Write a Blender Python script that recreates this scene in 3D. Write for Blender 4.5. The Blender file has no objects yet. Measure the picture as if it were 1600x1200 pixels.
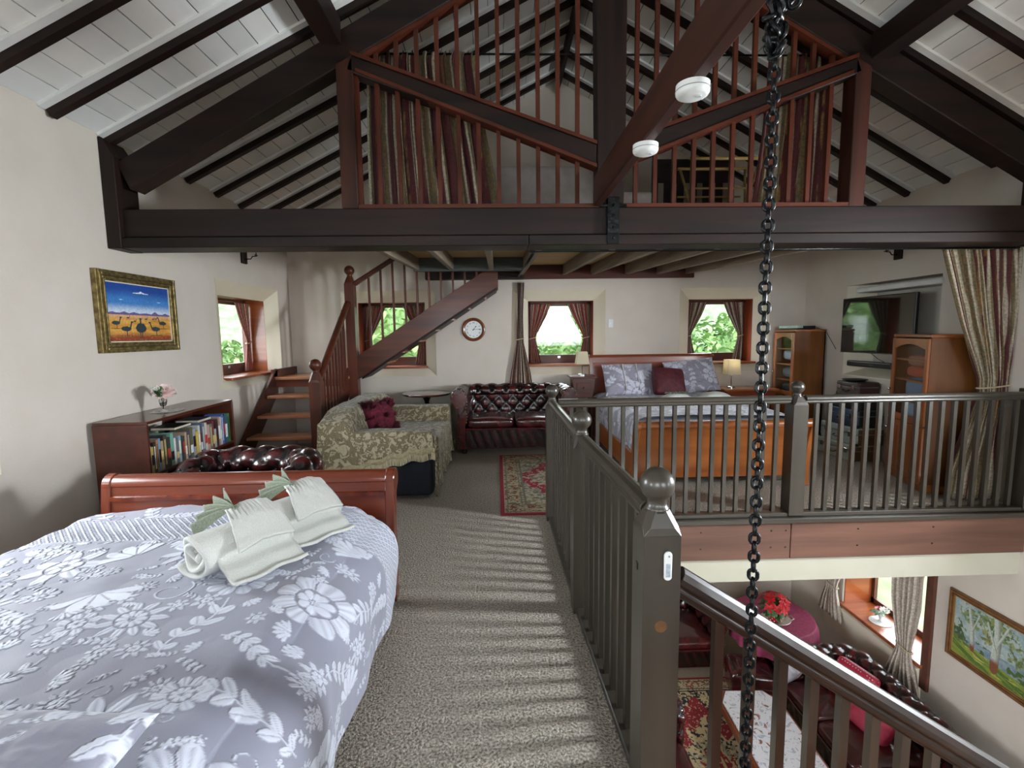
import bpy, math, random
import numpy as np
from mathutils import Vector, Matrix, noise as mnoise
random.seed(7); RNG = np.random.RandomState(7)
S = bpy.context.scene
C = S.collection
PI = math.pi

# ------------------------------------------------------------------ camera
cam_d = bpy.data.cameras.new('camera'); cam = bpy.data.objects.new('camera', cam_d); C.objects.link(cam)
F_PX, PITCH, YAW, ROLL = 750.0, math.atan(79/750), math.atan(22/750), 0.0125
fw = Vector((math.sin(YAW)*math.cos(PITCH), math.cos(YAW)*math.cos(PITCH), -math.sin(PITCH)))
rt = fw.cross(Vector((0, 0, 1))).normalized(); up = rt.cross(fw)
r2 = rt*math.cos(ROLL) - up*math.sin(ROLL); u2 = rt*math.sin(ROLL) + up*math.cos(ROLL)
M = Matrix((r2, u2, -fw)).transposed().to_4x4(); M.translation = (0, 0, 1.5)
cam.matrix_world = M
cam_d.sensor_width = 36; cam_d.lens = 36*F_PX/1600; cam_d.clip_start = .05; cam_d.clip_end = 200
S.camera = cam

# ------------------------------------------------------------------ world, lights, exposure
W = bpy.data.worlds.new('world'); S.world = W; W.use_nodes = True
bg = W.node_tree.nodes['Background']; bg.inputs[0].default_value = (.90, .93, 1, 1); bg.inputs[1].default_value = 7.5
S.view_settings.view_transform = 'Standard'; S.view_settings.look = 'None'
S.view_settings.exposure = .5; S.view_settings.gamma = 1; S.view_settings.use_curve_mapping = False
S.cycles.use_denoising = True
S.cycles.max_bounces = 10; S.cycles.diffuse_bounces = 6; S.cycles.transparent_max_bounces = 12
S.cycles.sample_clamp_indirect = 6; S.cycles.caustics_reflective = False; S.cycles.caustics_refractive = False

def area(name, loc, target, sx, sy, power, col=(1, 1, 1), portal=False, spread=180):
    d = bpy.data.lights.new(name, 'AREA'); d.shape = 'RECTANGLE'; d.size = sx; d.size_y = sy
    d.energy = power; d.color = col; d.spread = math.radians(spread)
    if portal: d.cycles.is_portal = True
    o = bpy.data.objects.new(name, d); C.objects.link(o); o.location = loc
    o.rotation_euler = (Vector(target)-Vector(loc)).to_track_quat('-Z', 'Y').to_euler()
    return o
DAY = (.88, .94, 1.0)
# daylight standing in the window openings beside and behind the camera
area('daylight_right_window', (4.70, 2.05, 1.50), (0, 2.05, .4), .50, 1.1, 235, DAY, spread=150)
area('daylight_right_rear_window', (4.70, -1.0, 1.50), (0, -1.0, 1.0), 1.15, 1.15, 44, DAY, spread=170)
area('daylight_left_window', (-3.20, 2.0, 1.50), (0, 2.0, .4), 1.15, 1.15, 48, DAY, spread=150)
area('daylight_left_rear_window', (-3.20, -1.0, 1.50), (0, -1.0, 1.0), 1.15, 1.15, 44, DAY, spread=170)
area('daylight_front_window', (-1.0, -2.72, 1.7), (-1.0, 3, .2), 1.9, 1.5, 24, DAY, spread=140)
area('daylight_front_right_window', (2.3, -2.72, 1.7), (2.3, 3, .2), 1.9, 1.5, 24, DAY, spread=140)
# the visible windows: portals for the sky
for nm, l, t, a, b in (('portal_back_left', (-1.49, 7.22, 1.5), (-1.49, 0, 1.5), .95, .9), ('portal_back_middle', (.87, 7.22, 1.5), (.87, 0, 1.5), .95, .9),
                       ('portal_back_right', (3.19, 7.22, 1.5), (3.19, 0, 1.5), .95, .9), ('portal_left', (-3.36, 5.68, 1.5), (0, 5.68, 1.5), 1.0, .9),
                       ('portal_lower_right', (4.9, 5.1, -1.45), (0, 5.1, -1.45), 1.2, 1.1)):
    area(nm, l, t, a, b, 1, portal=True)
# daylight of the windows of the lower room that lie outside the picture
area('daylight_lower_front_window', (2.6, -2.5, -1.3), (2.9, 4, -2.2), 2.4, 1.3, 130, DAY)
area('daylight_lower_left_window', (-1.9, 3.2, -1.3), (3, 4, -2.0), 1.4, 1.3, 70, DAY)

# ------------------------------------------------------------------ helpers
def lin(h):
    if isinstance(h, str):
        v = [int(h[i:i+2], 16)/255 for i in (0, 2, 4)]
    else: v = [x/255 for x in h]
    return tuple(x/12.92 if x <= .04045 else ((x+.055)/1.055)**2.4 for x in v)
def L4(h): return lin(h)+(1,)

def newmat(name):
    m = bpy.data.materials.new(name); m.use_nodes = True; nt = m.node_tree
    return m, nt, nt.nodes['Principled BSDF']
def mapping(nt, scale, coord='Object'):
    tc = nt.nodes.new('ShaderNodeTexCoord'); mp = nt.nodes.new('ShaderNodeMapping')
    nt.links.new(tc.outputs[coord], mp.inputs[0]); mp.inputs['Scale'].default_value = scale
    return mp.outputs[0]
def add_bump(nt, bs, sock, strength, dist=.01):
    b = nt.nodes.new('ShaderNodeBump'); b.inputs['Strength'].default_value = strength; b.inputs['Distance'].default_value = dist
    nt.links.new(sock, b.inputs['Height']); nt.links.new(b.outputs[0], bs.inputs['Normal']); return b
def mat(name, c1, c2=None, rough=.5, scale=8, stretch=(1, 1, 1), bump=0., metal=0., coat=0., detail=4, lo=.35, hi=.65, dist=.01, bscale=None, spec=.5):
    m, nt, bs = newmat(name)
    bs.inputs['Roughness'].default_value = rough; bs.inputs['Metallic'].default_value = metal
    bs.inputs['Coat Weight'].default_value = coat; bs.inputs['Coat Roughness'].default_value = .15
    bs.inputs['Specular IOR Level'].default_value = spec
    bs.inputs['Base Color'].default_value = L4(c1)
    if c2 or bump:
        v = mapping(nt, stretch)
        n = nt.nodes.new('ShaderNodeTexNoise'); n.inputs['Scale'].default_value = scale; n.inputs['Detail'].default_value = detail
        nt.links.new(v, n.inputs['Vector'])
        if c2:
            r = nt.nodes.new('ShaderNodeValToRGB'); r.color_ramp.elements[0].position = lo; r.color_ramp.elements[1].position = hi
            r.color_ramp.elements[0].color = L4(c1); r.color_ramp.elements[1].color = L4(c2)
            nt.links.new(n.outputs[0], r.inputs[0]); nt.links.new(r.outputs[0], bs.inputs['Base Color'])
        if bump:
            if bscale:
                n = nt.nodes.new('ShaderNodeTexNoise'); n.inputs['Scale'].default_value = bscale; n.inputs['Detail'].default_value = 3
                nt.links.new(v, n.inputs['Vector'])
            add_bump(nt, bs, n.outputs[0], bump, dist)
    return m
def wood(name, c1, c2, axis='z', rough=.4, coat=.0, scale=14, bump=.12, spec=.5):
    st = {'x': (.07, 1, 1), 'y': (1, .07, 1), 'z': (1, 1, .07)}[axis]
    return mat(name, c1, c2, rough, scale, st, bump, coat=coat, detail=6, lo=.3, hi=.7, dist=.004, spec=spec)
def attrmat(name, rough=.7, vary=.0, vscale=40, bump=0., bscale=60, sheen=0., coat=0., bump_attr=None, bstr=.3, bdist=.004):
    """colour from the 'col' attribute (print, dye or weave of the thing itself)"""
    m, nt, bs = newmat(name)
    a = nt.nodes.new('ShaderNodeAttribute'); a.attribute_name = 'col'
    bs.inputs['Roughness'].default_value = rough; bs.inputs['Sheen Weight'].default_value = sheen; bs.inputs['Coat Weight'].default_value = coat
    src = a.outputs['Color']; v = mapping(nt, (1, 1, 1))
    if vary:
        n = nt.nodes.new('ShaderNodeTexNoise'); n.inputs['Scale'].default_value = vscale; n.inputs['Detail'].default_value = 3
        nt.links.new(v, n.inputs['Vector'])
        mr = nt.nodes.new('ShaderNodeMapRange'); mr.inputs[1].default_value = .35; mr.inputs[2].default_value = .65
        mr.inputs[3].default_value = 1-vary; mr.inputs[4].default_value = 1+vary; nt.links.new(n.outputs[0], mr.inputs[0])
        mx = nt.nodes.new('ShaderNodeVectorMath'); mx.operation = 'SCALE'
        nt.links.new(src, mx.inputs[0]); nt.links.new(mr.outputs[0], mx.inputs['Scale']); src = mx.outputs[0]
    nt.links.new(src, bs.inputs['Base Color'])
    if bump:
        n2 = nt.nodes.new('ShaderNodeTexNoise'); n2.inputs['Scale'].default_value = bscale; nt.links.new(v, n2.inputs['Vector'])
        b = add_bump(nt, bs, n2.outputs[0], bump, .003)
        if bump_attr:
            a2 = nt.nodes.new('ShaderNodeAttribute'); a2.attribute_name = bump_attr
            b2 = nt.nodes.new('ShaderNodeBump'); b2.inputs['Strength'].default_value = bstr; b2.inputs['Distance'].default_value = bdist
            nt.links.new(a2.outputs['Fac'], b2.inputs['Height']); nt.links.new(b.outputs[0], b2.inputs['Normal']); nt.links.new(b2.outputs[0], bs.inputs['Normal'])
    return m

class MB:
    """collects shapes, builds ONE mesh object"""
    def __init__(s): s.v = []; s.f = []; s.c = None; s.fc = []
    def add(s, vs, fs, col=None):
        n = len(s.v); s.v += [tuple(v) for v in vs]; s.f += [tuple(i+n for i in f) for f in fs]; s.fc += [col]*len(fs); return s
    def box(s, x0, x1, y0, y1, z0, z1, col=None):
        return s.add([(x0,y0,z0),(x1,y0,z0),(x1,y1,z0),(x0,y1,z0),(x0,y0,z1),(x1,y0,z1),(x1,y1,z1),(x0,y1,z1)],
                     [(0,3,2,1),(4,5,6,7),(0,1,5,4),(1,2,6,5),(2,3,7,6),(3,0,4,7)], col)
    def beam(s, p, q, w, h, upv=(0,0,1), col=None):
        p, q = Vector(p), Vector(q); d = (q-p).normalized(); u = Vector(upv); a = d.cross(u).normalized(); b = a.cross(d)
        vs = [P+a*i*w/2+b*j*h/2 for P in (p, q) for i, j in ((-1,-1),(1,-1),(1,1),(-1,1))]
        return s.add(vs, [(0,1,2,3),(7,6,5,4),(0,4,5,1),(1,5,6,2),(2,6,7,3),(3,7,4,0)], col)
    def prism(s, poly, axis, a, b, col=None):
        """polygon in the plane across axis, extruded a..b"""
        n = len(poly); vs = []
        for t in (a, b):
            for p in poly:
                vs.append({'x': (t, p[0], p[1]), 'y': (p[0], t, p[1]), 'z': (p[0], p[1], t)}[axis])
        fs = [tuple(range(n))[::-1], tuple(range(n, 2*n))] + [(i, (i+1) % n, n+(i+1) % n, n+i) for i in range(n)]
        return s.add(vs, fs, col)
    def lathe(s, prof, n=16, c=(0,0,0), col=None, sx=1, sy=1, caps=True):
        vs = []; fs = []
        for r, z in prof:
            for i in range(n):
                a = 2*PI*i/n; vs.append((c[0]+r*sx*math.cos(a), c[1]+r*sy*math.sin(a), c[2]+z))
        for j in range(len(prof)-1):
            for i in range(n):
                k = (i+1) % n; fs.append((j*n+i, j*n+k, (j+1)*n+k, (j+1)*n+i))
        if caps: fs.append(tuple(range(n))[::-1]); fs.append(tuple((len(prof)-1)*n+i for i in range(n)))
        return s.add(vs, fs, col)
    def ball(s, c, r, n=14, col=None, sz=1):
        k = max(5, n//2)
        return s.lathe([(max(1e-4, r*math.sin(PI*j/k)), -r*sz*math.cos(PI*j/k)) for j in range(k+1)], n, c, col)
    def tube(s, pts, r, n=8, closed=False, col=None, rs=None):
        pts = [Vector(p) for p in pts]; m = len(pts); vs = []; fs = []; up0 = None
        for i, p in enumerate(pts):
            d = (pts[(i+1) % m]-pts[i-1]) if closed else (pts[min(i+1, m-1)]-pts[max(i-1, 0)])
            d.normalize()
            if up0 is None: up0 = Vector((0,0,1)) if abs(d.z) < .9 else Vector((0,1,0))
            a = d.cross(up0).normalized(); b = a.cross(d); up0 = b
            rr = rs[i] if rs else r
            for j in range(n):
                t = 2*PI*j/n; vs.append(p+a*rr*math.cos(t)+b*rr*math.sin(t))
        for i in range(m if closed else m-1):
            for j in range(n):
                k = (j+1) % n; i2 = (i+1) % m
                fs.append((i*n+j, i*n+k, i2*n+k, i2*n+j))
        if not closed: fs.append(tuple(range(n))[::-1]); fs.append(tuple((m-1)*n+j for j in range(n)))
        return s.add(vs, fs, col)
    def mesh(s, name, m, smooth=False):
        me = bpy.data.meshes.new(name); me.from_pydata(s.v, [], s.f); me.update()
        if m: me.materials.append(m)
        if smooth: me.polygons.foreach_set('use_smooth', [True]*len(me.polygons))
        if m and m.name == 'oxblood_leather': me.attributes.new('tuft', 'FLOAT', 'POINT').data.foreach_set('value', [.9]*len(me.vertices))
        if any(c is not None for c in s.fc):
            at = me.color_attributes.new('col', 'FLOAT_COLOR', 'CORNER'); arr = []
            for f, c in zip(s.f, s.fc): arr += list((c if c else (1,1,1))[:3]+(1,))*len(f)
            at.data.foreach_set('color', arr)
        return me
    def build(s, name, m, parent=None, smooth=False, bevel=0, seg=1, label=None, cat=None, group=None, kind=None, solid=0, autos=False):
        me = s.mesh(name, m, smooth or autos)
        o = bpy.data.objects.new(name, me); C.objects.link(o)
        if parent: o.parent = parent
        elif kind != 'structure' and len(me.vertices):
            a = np.empty(len(me.vertices)*3); me.vertices.foreach_get('co', a); a = a.reshape(-1, 3)
            c = np.array([(a[:,0].min()+a[:,0].max())/2, (a[:,1].min()+a[:,1].max())/2, a[:,2].min()])
            me.vertices.foreach_set('co', (a-c).ravel()); o.location = c; me.update()
        if bevel:
            b = o.modifiers.new('bevel', 'BEVEL'); b.width = bevel; b.segments = seg; b.limit_method = 'ANGLE'; b.angle_limit = .6
        if autos:
            me.polygons.foreach_set('use_smooth', [True]*len(me.polygons))
            w = o.modifiers.new('wn', 'EDGE_SPLIT'); w.split_angle = .7
        return tag(o, label, cat, group, kind)
def tag(o, label=None, cat=None, group=None, kind=None):
    if label: o['label'] = label
    if cat: o['category'] = cat
    if group: o['group'] = group
    if kind: o['kind'] = kind
    return o
def thing(name, label, cat, loc=(0,0,0), rz=0, group=None):
    o = bpy.data.objects.new(name, None); C.objects.link(o); o.empty_display_size = .1
    o.location = loc; o.rotation_euler = (0, 0, rz); return tag(o, label, cat, group)
def dup(root, loc=None, rz=None, label=None):
    r = root.copy(); C.objects.link(r)
    if loc is not None: r.location = loc
    if rz is not None: r.rotation_euler = (0, 0, rz)
    if label: r['label'] = label
    for ch in list(root.children):
        c = ch.copy(); C.objects.link(c); c.parent = r
        for g in list(ch.children):
            d = g.copy(); C.objects.link(d); d.parent = c
    return r
def inst(me, name, parent, loc=(0,0,0), rot=(0,0,0), scale=(1,1,1)):
    o = bpy.data.objects.new(name, me); C.objects.link(o); o.parent = parent; o.location = loc; o.rotation_euler = rot; o.scale = scale; return o
def grid(name, P, m, parent=None, col=None, attr=None, smooth=True, solid=0, wrap=False, **kw):
    """P: (nv, nu, 3) array of points -> one mesh"""
    nv, nu = P.shape[:2]; idx = np.arange(nv*nu).reshape(nv, nu)
    if wrap: idx = np.concatenate([idx, idx[:, :1]], 1)
    q = np.stack([idx[:-1,:-1], idx[:-1,1:], idx[1:,1:], idx[1:,:-1]], -1).reshape(-1, 4)
    me = bpy.data.meshes.new(name); me.vertices.add(nv*nu); me.vertices.foreach_set('co', P.astype(np.float32).ravel())
    me.loops.add(q.size); me.loops.foreach_set('vertex_index', q.ravel().astype(np.int32))
    me.polygons.add(len(q)); me.polygons.foreach_set('loop_start', np.arange(0, q.size, 4, dtype=np.int32))
    me.polygons.foreach_set('use_smooth', np.full(len(q), smooth)); me.update(calc_edges=True)
    if m: me.materials.append(m)
    if col is not None:
        at = me.color_attributes.new('col', 'FLOAT_COLOR', 'POINT'); c4 = np.ones((nv*nu, 4), np.float32); c4[:, :3] = col.reshape(-1, 3)
        at.data.foreach_set('color', c4.ravel())
    for k, a in (attr or {}).items():
        at = me.attributes.new(k, 'FLOAT', 'POINT'); at.data.foreach_set('value', a.astype(np.float32).ravel())
    o = bpy.data.objects.new(name, me); C.objects.link(o)
    if parent: o.parent = parent
    elif kw.get('kind') != 'structure':
        c = np.array([(P[...,0].min()+P[...,0].max())/2, (P[...,1].min()+P[...,1].max())/2, P[...,2].min()])
        me.vertices.foreach_set('co', (P-c).astype(np.float32).ravel()); o.location = c; me.update()
    if solid:
        sd = o.modifiers.new('solid', 'SOLIDIFY'); sd.thickness = solid; sd.offset = -1
    return tag(o, kw.get('label'), kw.get('cat'), kw.get('group'), kw.get('kind'))
def vnoise(U, V, seed=0, oct=3):
    """smooth value noise on arrays"""
    out = 0; amp = 1
    for o in range(oct):
        r = np.random.RandomState(seed+o*17).rand(64, 64)
        u = U*2**o; v = V*2**o; i = np.floor(u).astype(int); j = np.floor(v).astype(int); fu = u-i; fv = v-j
        fu = fu*fu*(3-2*fu); fv = fv*fv*(3-2*fv)
        g = lambda a, b: r[a % 64, b % 64]
        out = out + amp*((g(i,j)*(1-fu)+g(i+1,j)*fu)*(1-fv)+(g(i,j+1)*(1-fu)+g(i+1,j+1)*fu)*fv); amp *= .5
    return out/(2-2**(1-oct))-.5
def sstep(a, b, x): t = np.clip((x-a)/(b-a), 0, 1); return t*t*(3-2*t)
ORD = ['first','second','third','fourth','fifth','sixth','seventh','eighth','ninth','tenth','eleventh','twelfth','thirteenth','fourteenth','fifteenth','sixteenth','seventeenth','eighteenth','nineteenth','twentieth']

# ------------------------------------------------------------------ materials
M_WALL = mat('plaster', 'c9bfb3', 'cec5ba', .85, 3, bump=.25, bscale=55, dist=.004)
M_REVEAL = mat('plaster_reveal', 'd8cfba', 'dcd4c0', .8, 3, bump=.2, bscale=50, dist=.003)
M_WHITE = mat('white_paint', 'd6d7d6', 'e0e0de', .6, 6, bump=.1, bscale=40)
M_LINTEL = mat('cream_paint', 'b4b1a0', 'bab7a8', .5, 3)
M_CARPET = mat('carpet', '7f7567', 'd6ccbd', .95, 95, bump=1., dist=.03, detail=4, lo=.34, hi=.66)
DK = {a: wood('dark_timber_'+a, '110a08', '261712', a, .5, bump=.2, spec=.25) for a in 'xyz'}
BR = {a: wood('brown_timber_'+a, '2a150e', '42231a', a, .45, bump=.15, spec=.3) for a in 'xyz'}
RD = {a: wood('red_timber_'+a, '3d1a0e', '542515', a, .45, bump=.1, spec=.3) for a in 'xyz'}
ST = {a: wood('stair_timber_'+a, '3d1c11', '5e2c1a', a, .38, coat=.1, spec=.4) for a in 'xyz'}
M_TREAD = wood('stair_tread_timber', '9c6444', 'bb835f', 'x', .3, coat=.3)
GR = {a: wood('grey_green_paint_'+a, '2d2923', '3d372f', a, .34, coat=.25, scale=8, bump=.06) for a in 'xyz'}
M_FASCIA = wood('fascia_timber', '54382c', '6e4c3e', 'x', .5)
M_JOIST = wood('old_joist_timber', '5d5246', '8a7a68', 'y', .8, bump=.5)
M_TRIMMER = wood('grey_beam_timber', '3a3f3c', '505450', 'x', .7)
M_BOARD = wood('pine_floorboard', 'a98a5c', 'c9ab7a', 'x', .7)
SLG = {a: wood('cherry_polish_'+a, '541d10', '823c23', a, .25, coat=.5, scale=10, bump=.05) for a in 'xyz'}
PIN = {a: wood('honey_pine_'+a, '8a481c', 'ae672f', a, .3, coat=.4, scale=8, bump=.05) for a in 'xyz'}
HEAD = {a: wood('headboard_timber_'+a, '6c2c14', '8d4020', a, .3, coat=.4, scale=8, bump=.05) for a in 'xyz'}
M_SILL = wood('window_timber', '7a3a1e', 'a2592f', 'x', .28, coat=.5)
M_FRAME = wood('window_frame_timber', '4a281c', '5e3526', 'x', .4)
M_IRON = mat('black_iron', '08090a', '17191b', .34, 30, bump=.5, metal=.6)
M_BLACK = mat('black_plastic', '0b0c0d', rough=.35)
M_METAL = mat('chrome', 'c8c8c8', rough=.2, metal=1)
M_BRASS = mat('brass', 'b08d4c', rough=.3, metal=1)
M_BOOKCASE = wood('bookcase_veneer', '3e1b12', '542619', 'y', .3, coat=.4)
M_WHITEPL = mat('white_plastic', 'dcdedd', rough=.4)
def glassmat(name, tint=(.95, .98, .97, 1), fac=.10):
    m, nt, bs = newmat(name); t = nt.nodes.new('ShaderNodeBsdfTransparent'); t.inputs[0].default_value = tint
    g = nt.nodes.new('ShaderNodeBsdfGlossy'); g.inputs['Roughness'].default_value = .02
    mx = nt.nodes.new('ShaderNodeMixShader'); mx.inputs[0].default_value = fac
    nt.links.new(t.outputs[0], mx.inputs[1]); nt.links.new(g.outputs[0], mx.inputs[2])
    nt.links.new(mx.outputs[0], nt.nodes['Material Output'].inputs[0]); return m
M_GLASS = glassmat('window_glass', fac=.05)
def clear():
    m, nt, bs = newmat('clear_glass'); bs.inputs['Transmission Weight'].default_value = 1; bs.inputs['Roughness'].default_value = .02; bs.inputs['IOR'].default_value = 1.45
    return m
M_CLEAR = clear()
M_CURT = attrmat('striped_brocade', .8, .28, 60, bump=.4, bscale=120, sheen=.2)
M_PAINT = attrmat('oil_paint', .5, .12, 60, bump=.3, bscale=90, coat=.2)
M_RUG = attrmat('woven_rug', .95, .12, 120, bump=.6, bscale=300)
M_QUILT = attrmat('jacquard_quilt', .62, 0, bump=.15, bscale=250, sheen=.3, bump_attr='motif', bstr=.6, bdist=.006)
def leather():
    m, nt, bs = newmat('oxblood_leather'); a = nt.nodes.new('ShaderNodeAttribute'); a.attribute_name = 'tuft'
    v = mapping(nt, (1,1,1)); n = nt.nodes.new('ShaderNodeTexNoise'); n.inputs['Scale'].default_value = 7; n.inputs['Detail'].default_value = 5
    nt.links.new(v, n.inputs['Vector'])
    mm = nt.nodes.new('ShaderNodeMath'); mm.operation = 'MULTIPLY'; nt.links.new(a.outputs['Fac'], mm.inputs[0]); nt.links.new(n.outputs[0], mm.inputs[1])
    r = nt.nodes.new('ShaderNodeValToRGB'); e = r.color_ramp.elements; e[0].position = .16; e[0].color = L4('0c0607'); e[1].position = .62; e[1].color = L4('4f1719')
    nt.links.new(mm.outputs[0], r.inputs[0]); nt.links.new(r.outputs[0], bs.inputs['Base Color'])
    bs.inputs['Roughness'].default_value = .26; bs.inputs['Coat Weight'].default_value = .5; bs.inputs['Coat Roughness'].default_value = .12
    n2 = nt.nodes.new('ShaderNodeTexNoise'); n2.inputs['Scale'].default_value = 22; n2.inputs['Detail'].default_value = 4; nt.links.new(v, n2.inputs['Vector'])
    add_bump(nt, bs, n2.outputs[0], .25, .01); return m
M_LEATH = leather()
# ------------------------------------------------------------------ room constants
XL, XR, YB, YF, ZF = -2.82, 4.34, 6.7, -2.6, -2.85
XC = .84; WT = .45
ZB = lambda x: 2.95+.51*(x-XL) if x < XC else 4.817-.54*(x-XC)      # underside of ceiling boards
TB = lambda u, d, z: (u, YB+d, z)
TL = lambda u, d, z: (XL-d, u, z)
TR = lambda u, d, z: (XR+d, u, z)
TF = lambda u, d, z: (u, YF-d, z)
def tbox(mb, tf, u0, u1, d0, d1, z0, z1, col=None):
    p, q = tf(u0, d0, z0), tf(u1, d1, z1); lo = [min(a, b) for a, b in zip(p, q)]; hi = [max(a, b) for a, b in zip(p, q)]
    return mb.box(lo[0], hi[0], lo[1], hi[1], lo[2], hi[2], col)
def wall(name, tf, u0, u1, z0, z1, holes, extra=None):
    mb = MB(); us = sorted({u0, u1, *[h[0] for h in holes], *[h[1] for h in holes]})
    for a, b in zip(us[:-1], us[1:]):
        hs = sorted([(h[2], h[3]) for h in holes if h[0] < (a+b)/2 < h[1]]); z = z0
        for lo, hi in hs: tbox(mb, tf, a, b, 0, WT, z, lo); z = hi
        tbox(mb, tf, a, b, 0, WT, z, z1)
    if extra: extra(mb)
    return mb.build(name, M_WALL, kind='structure')
HB = [(-2.13, -.85, .92, 2.10), (.21, 1.51, .92, 2.10), (2.55, 3.83, .92, 2.10)]
HL = [(4.97, 6.36, .96, 2.09), (1.42, 2.74, .74, 2.09), (-1.7, -.35, .74, 2.09)]
HR = [(1.40, 2.75, .85, 2.09), (-1.7, -.35, .85, 2.09), (4.62, 5.90, .94, 2.03), (4.50, 5.66, -1.96, -.75)]
HF = [(-2.05, .05, .9, 2.5), (1.25, 3.35, .9, 2.5)]
wall('wall_back', TB, XL-WT, XR+WT, ZF, 2.93, HB, lambda mb: mb.prism([(XL-WT, 2.93), (XR+WT, 2.93), (XR+.02, 2.97), (XC, 4.86), (XL-.02, 2.97)], 'y', YB, YB+WT))
wall('wall_left', TL, YF-WT, YB, ZF, 2.985, HL+[(2.4, 4.0, -2.0, -.7)])
wall('wall_right', TR, YF-WT, YB, ZF, 2.985, HR)
wall('wall_front', TF, XL-WT, XR+WT, ZF, 2.93, HF+[(1.3, 3.9, -2.0, -.6)], lambda mb: mb.prism([(XL-WT, 2.93), (XR+WT, 2.93), (XR+.02, 2.97), (XC, 4.86), (XL-.02, 2.97)], 'y', YF-WT, YF))

# floors
MB().box(XL, .44, YF, 3.74, -.30, 0).box(.44, XR, 3.74, YB, -.30, 0).box(XL, .44, 3.74, YB, -.30, 0).box(.44, XR, YF, .30, -.30, 0).build('floor', M_CARPET, kind='structure')
MB().box(XL, XR, YF, YB, ZF-.2, ZF).build('floor', mat('lower_carpet', '8c7f6c', 'a89b86', .95, 150, bump=.6), kind='structure')
MB().box(XL, .42, YF, YB, -.52, -.30).box(.42, XR, 3.96, YB, -.52, -.30).box(.42, XR, YF, .26, -.52, -.30).build('ceiling', M_WALL, kind='structure')
# gallery edge: boards over a painted lintel
e = tag(bpy.data.objects.new('gallery_edge', None), kind='structure'); C.objects.link(e)
for i, (a, b) in enumerate(((.46, 2.36), (2.365, XR))):
    fb = MB().box(a, b, 3.685, 3.735, -.36, -.055).build('fascia_board', M_FASCIA, e, bevel=.004)
    sc = MB()
    for x in (1.62, 2.2, 2.32, 2.92, 3.55):
        if a < x < b:
            for z in (-.12, -.26): sc.beam((x, 3.682, z), (x, 3.686, z), .012, .012, (0,0,1))
    sc.build('screw', M_BLACK, fb, kind='stuff')
MB().box(.46, XR, 3.66, 3.74, -.055, -.012).build('nosing', GR['x'], e, bevel=.006)
MB().box(.46, XR, 3.71, 3.96, -.56, -.36).build('lintel', M_LINTEL, e)
MB().box(.42, .46, .30, 3.74, -.56, -.30).build('side_lintel', M_LINTEL, e)
MB().box(.44, .475, .30, 3.68, -.30, -.012).build('side_board', GR['y'], e)
MB().box(.42, XR, .26, .30, -.56, -.012).build('rear_board', M_FASCIA, e)

# ceiling: planks, rafters and cover battens on both slopes
cl = tag(bpy.data.objects.new('ceiling', None), kind='structure'); C.objects.link(cl)
NP = 25
plank_m = [mat('ceiling_plank_%d' % i, c, c2, .6, 5, (1, .2, 1), .1) for i, (c, c2) in enumerate((('d9dad9', 'e2e2e0'), ('d5d6d4', 'dfdfdc'), ('dddcd8', 'e4e3df')))]
def slope_pt(side, t, off):    # t: metres along x from the wall, off: above underside, measured square to it
    x = XL+t if side == 'L' else XR-t
    s = .51 if side == 'L' else .54; n = 1/math.sqrt(1+s*s); sg = 1 if side == 'L' else -1
    return x-sg*s*n*off, ZB(x)+n*off
for side, WX in (('L', XC-XL), ('R', XR-XC)):
    w = WX/NP
    for i in range(NP):
        a, b = i*w+.003, (i+1)*w-.003
        MB().prism([slope_pt(side, a, 0), slope_pt(side, b, 0), slope_pt(side, b, .018), slope_pt(side, a, .018)], 'y', YF, YB).build('plank', plank_m[(i*7) % 3], cl)
    MB().prism([slope_pt(side, -.4, .02), slope_pt(side, WX+.02, .02), slope_pt(side, WX+.02, .08), slope_pt(side, -.4, .08)], 'y', YF-WT, YB+WT).build('roof_underlay', M_BLACK, cl)
    e0 = -.0
    me = MB().prism([slope_pt(side, e0, 0), slope_pt(side, WX, 0), slope_pt(side, WX, -.062), slope_pt(side, e0, -.062)], 'y', -.026, .026).mesh('rafter', DK['x'])
    mb2 = MB().prism([slope_pt(side, 0, 0), slope_pt(side, WX, 0), slope_pt(side, WX, -.018), slope_pt(side, 0, -.018)], 'y', -.078, -.028)
    mb2.prism([slope_pt(side, 0, 0), slope_pt(side, WX, 0), slope_pt(side, WX, -.018), slope_pt(side, 0, -.018)], 'y', .028, .05)
    me2 = mb2.mesh('cover_batten', M_WHITE)
    y = 6.42
    while y > YF+.1:
        inst(me, 'rafter', cl, (0, y, 0)); inst(me2, 'cover_batten', cl, (0, y, 0)); y -= .447
MB().box(XC-.02, XC+.02, YF, YB, 4.64, 4.82).build('ridge_board', DK['y'], cl)
for x in (-1.16, 2.88):
    z = ZB(x)-.062
    MB().prism([(x-.075, z-.16), (x+.075, z-.16), (x+.075, z+.02), (x-.075, z-.01)] if x < 0 else [(x-.075, z-.16), (x+.075, z-.16), (x+.075, z-.01), (x-.075, z+.02)], 'y', YF, 3.72).build('purlin', DK['y'], cl, bevel=.006)

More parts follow.
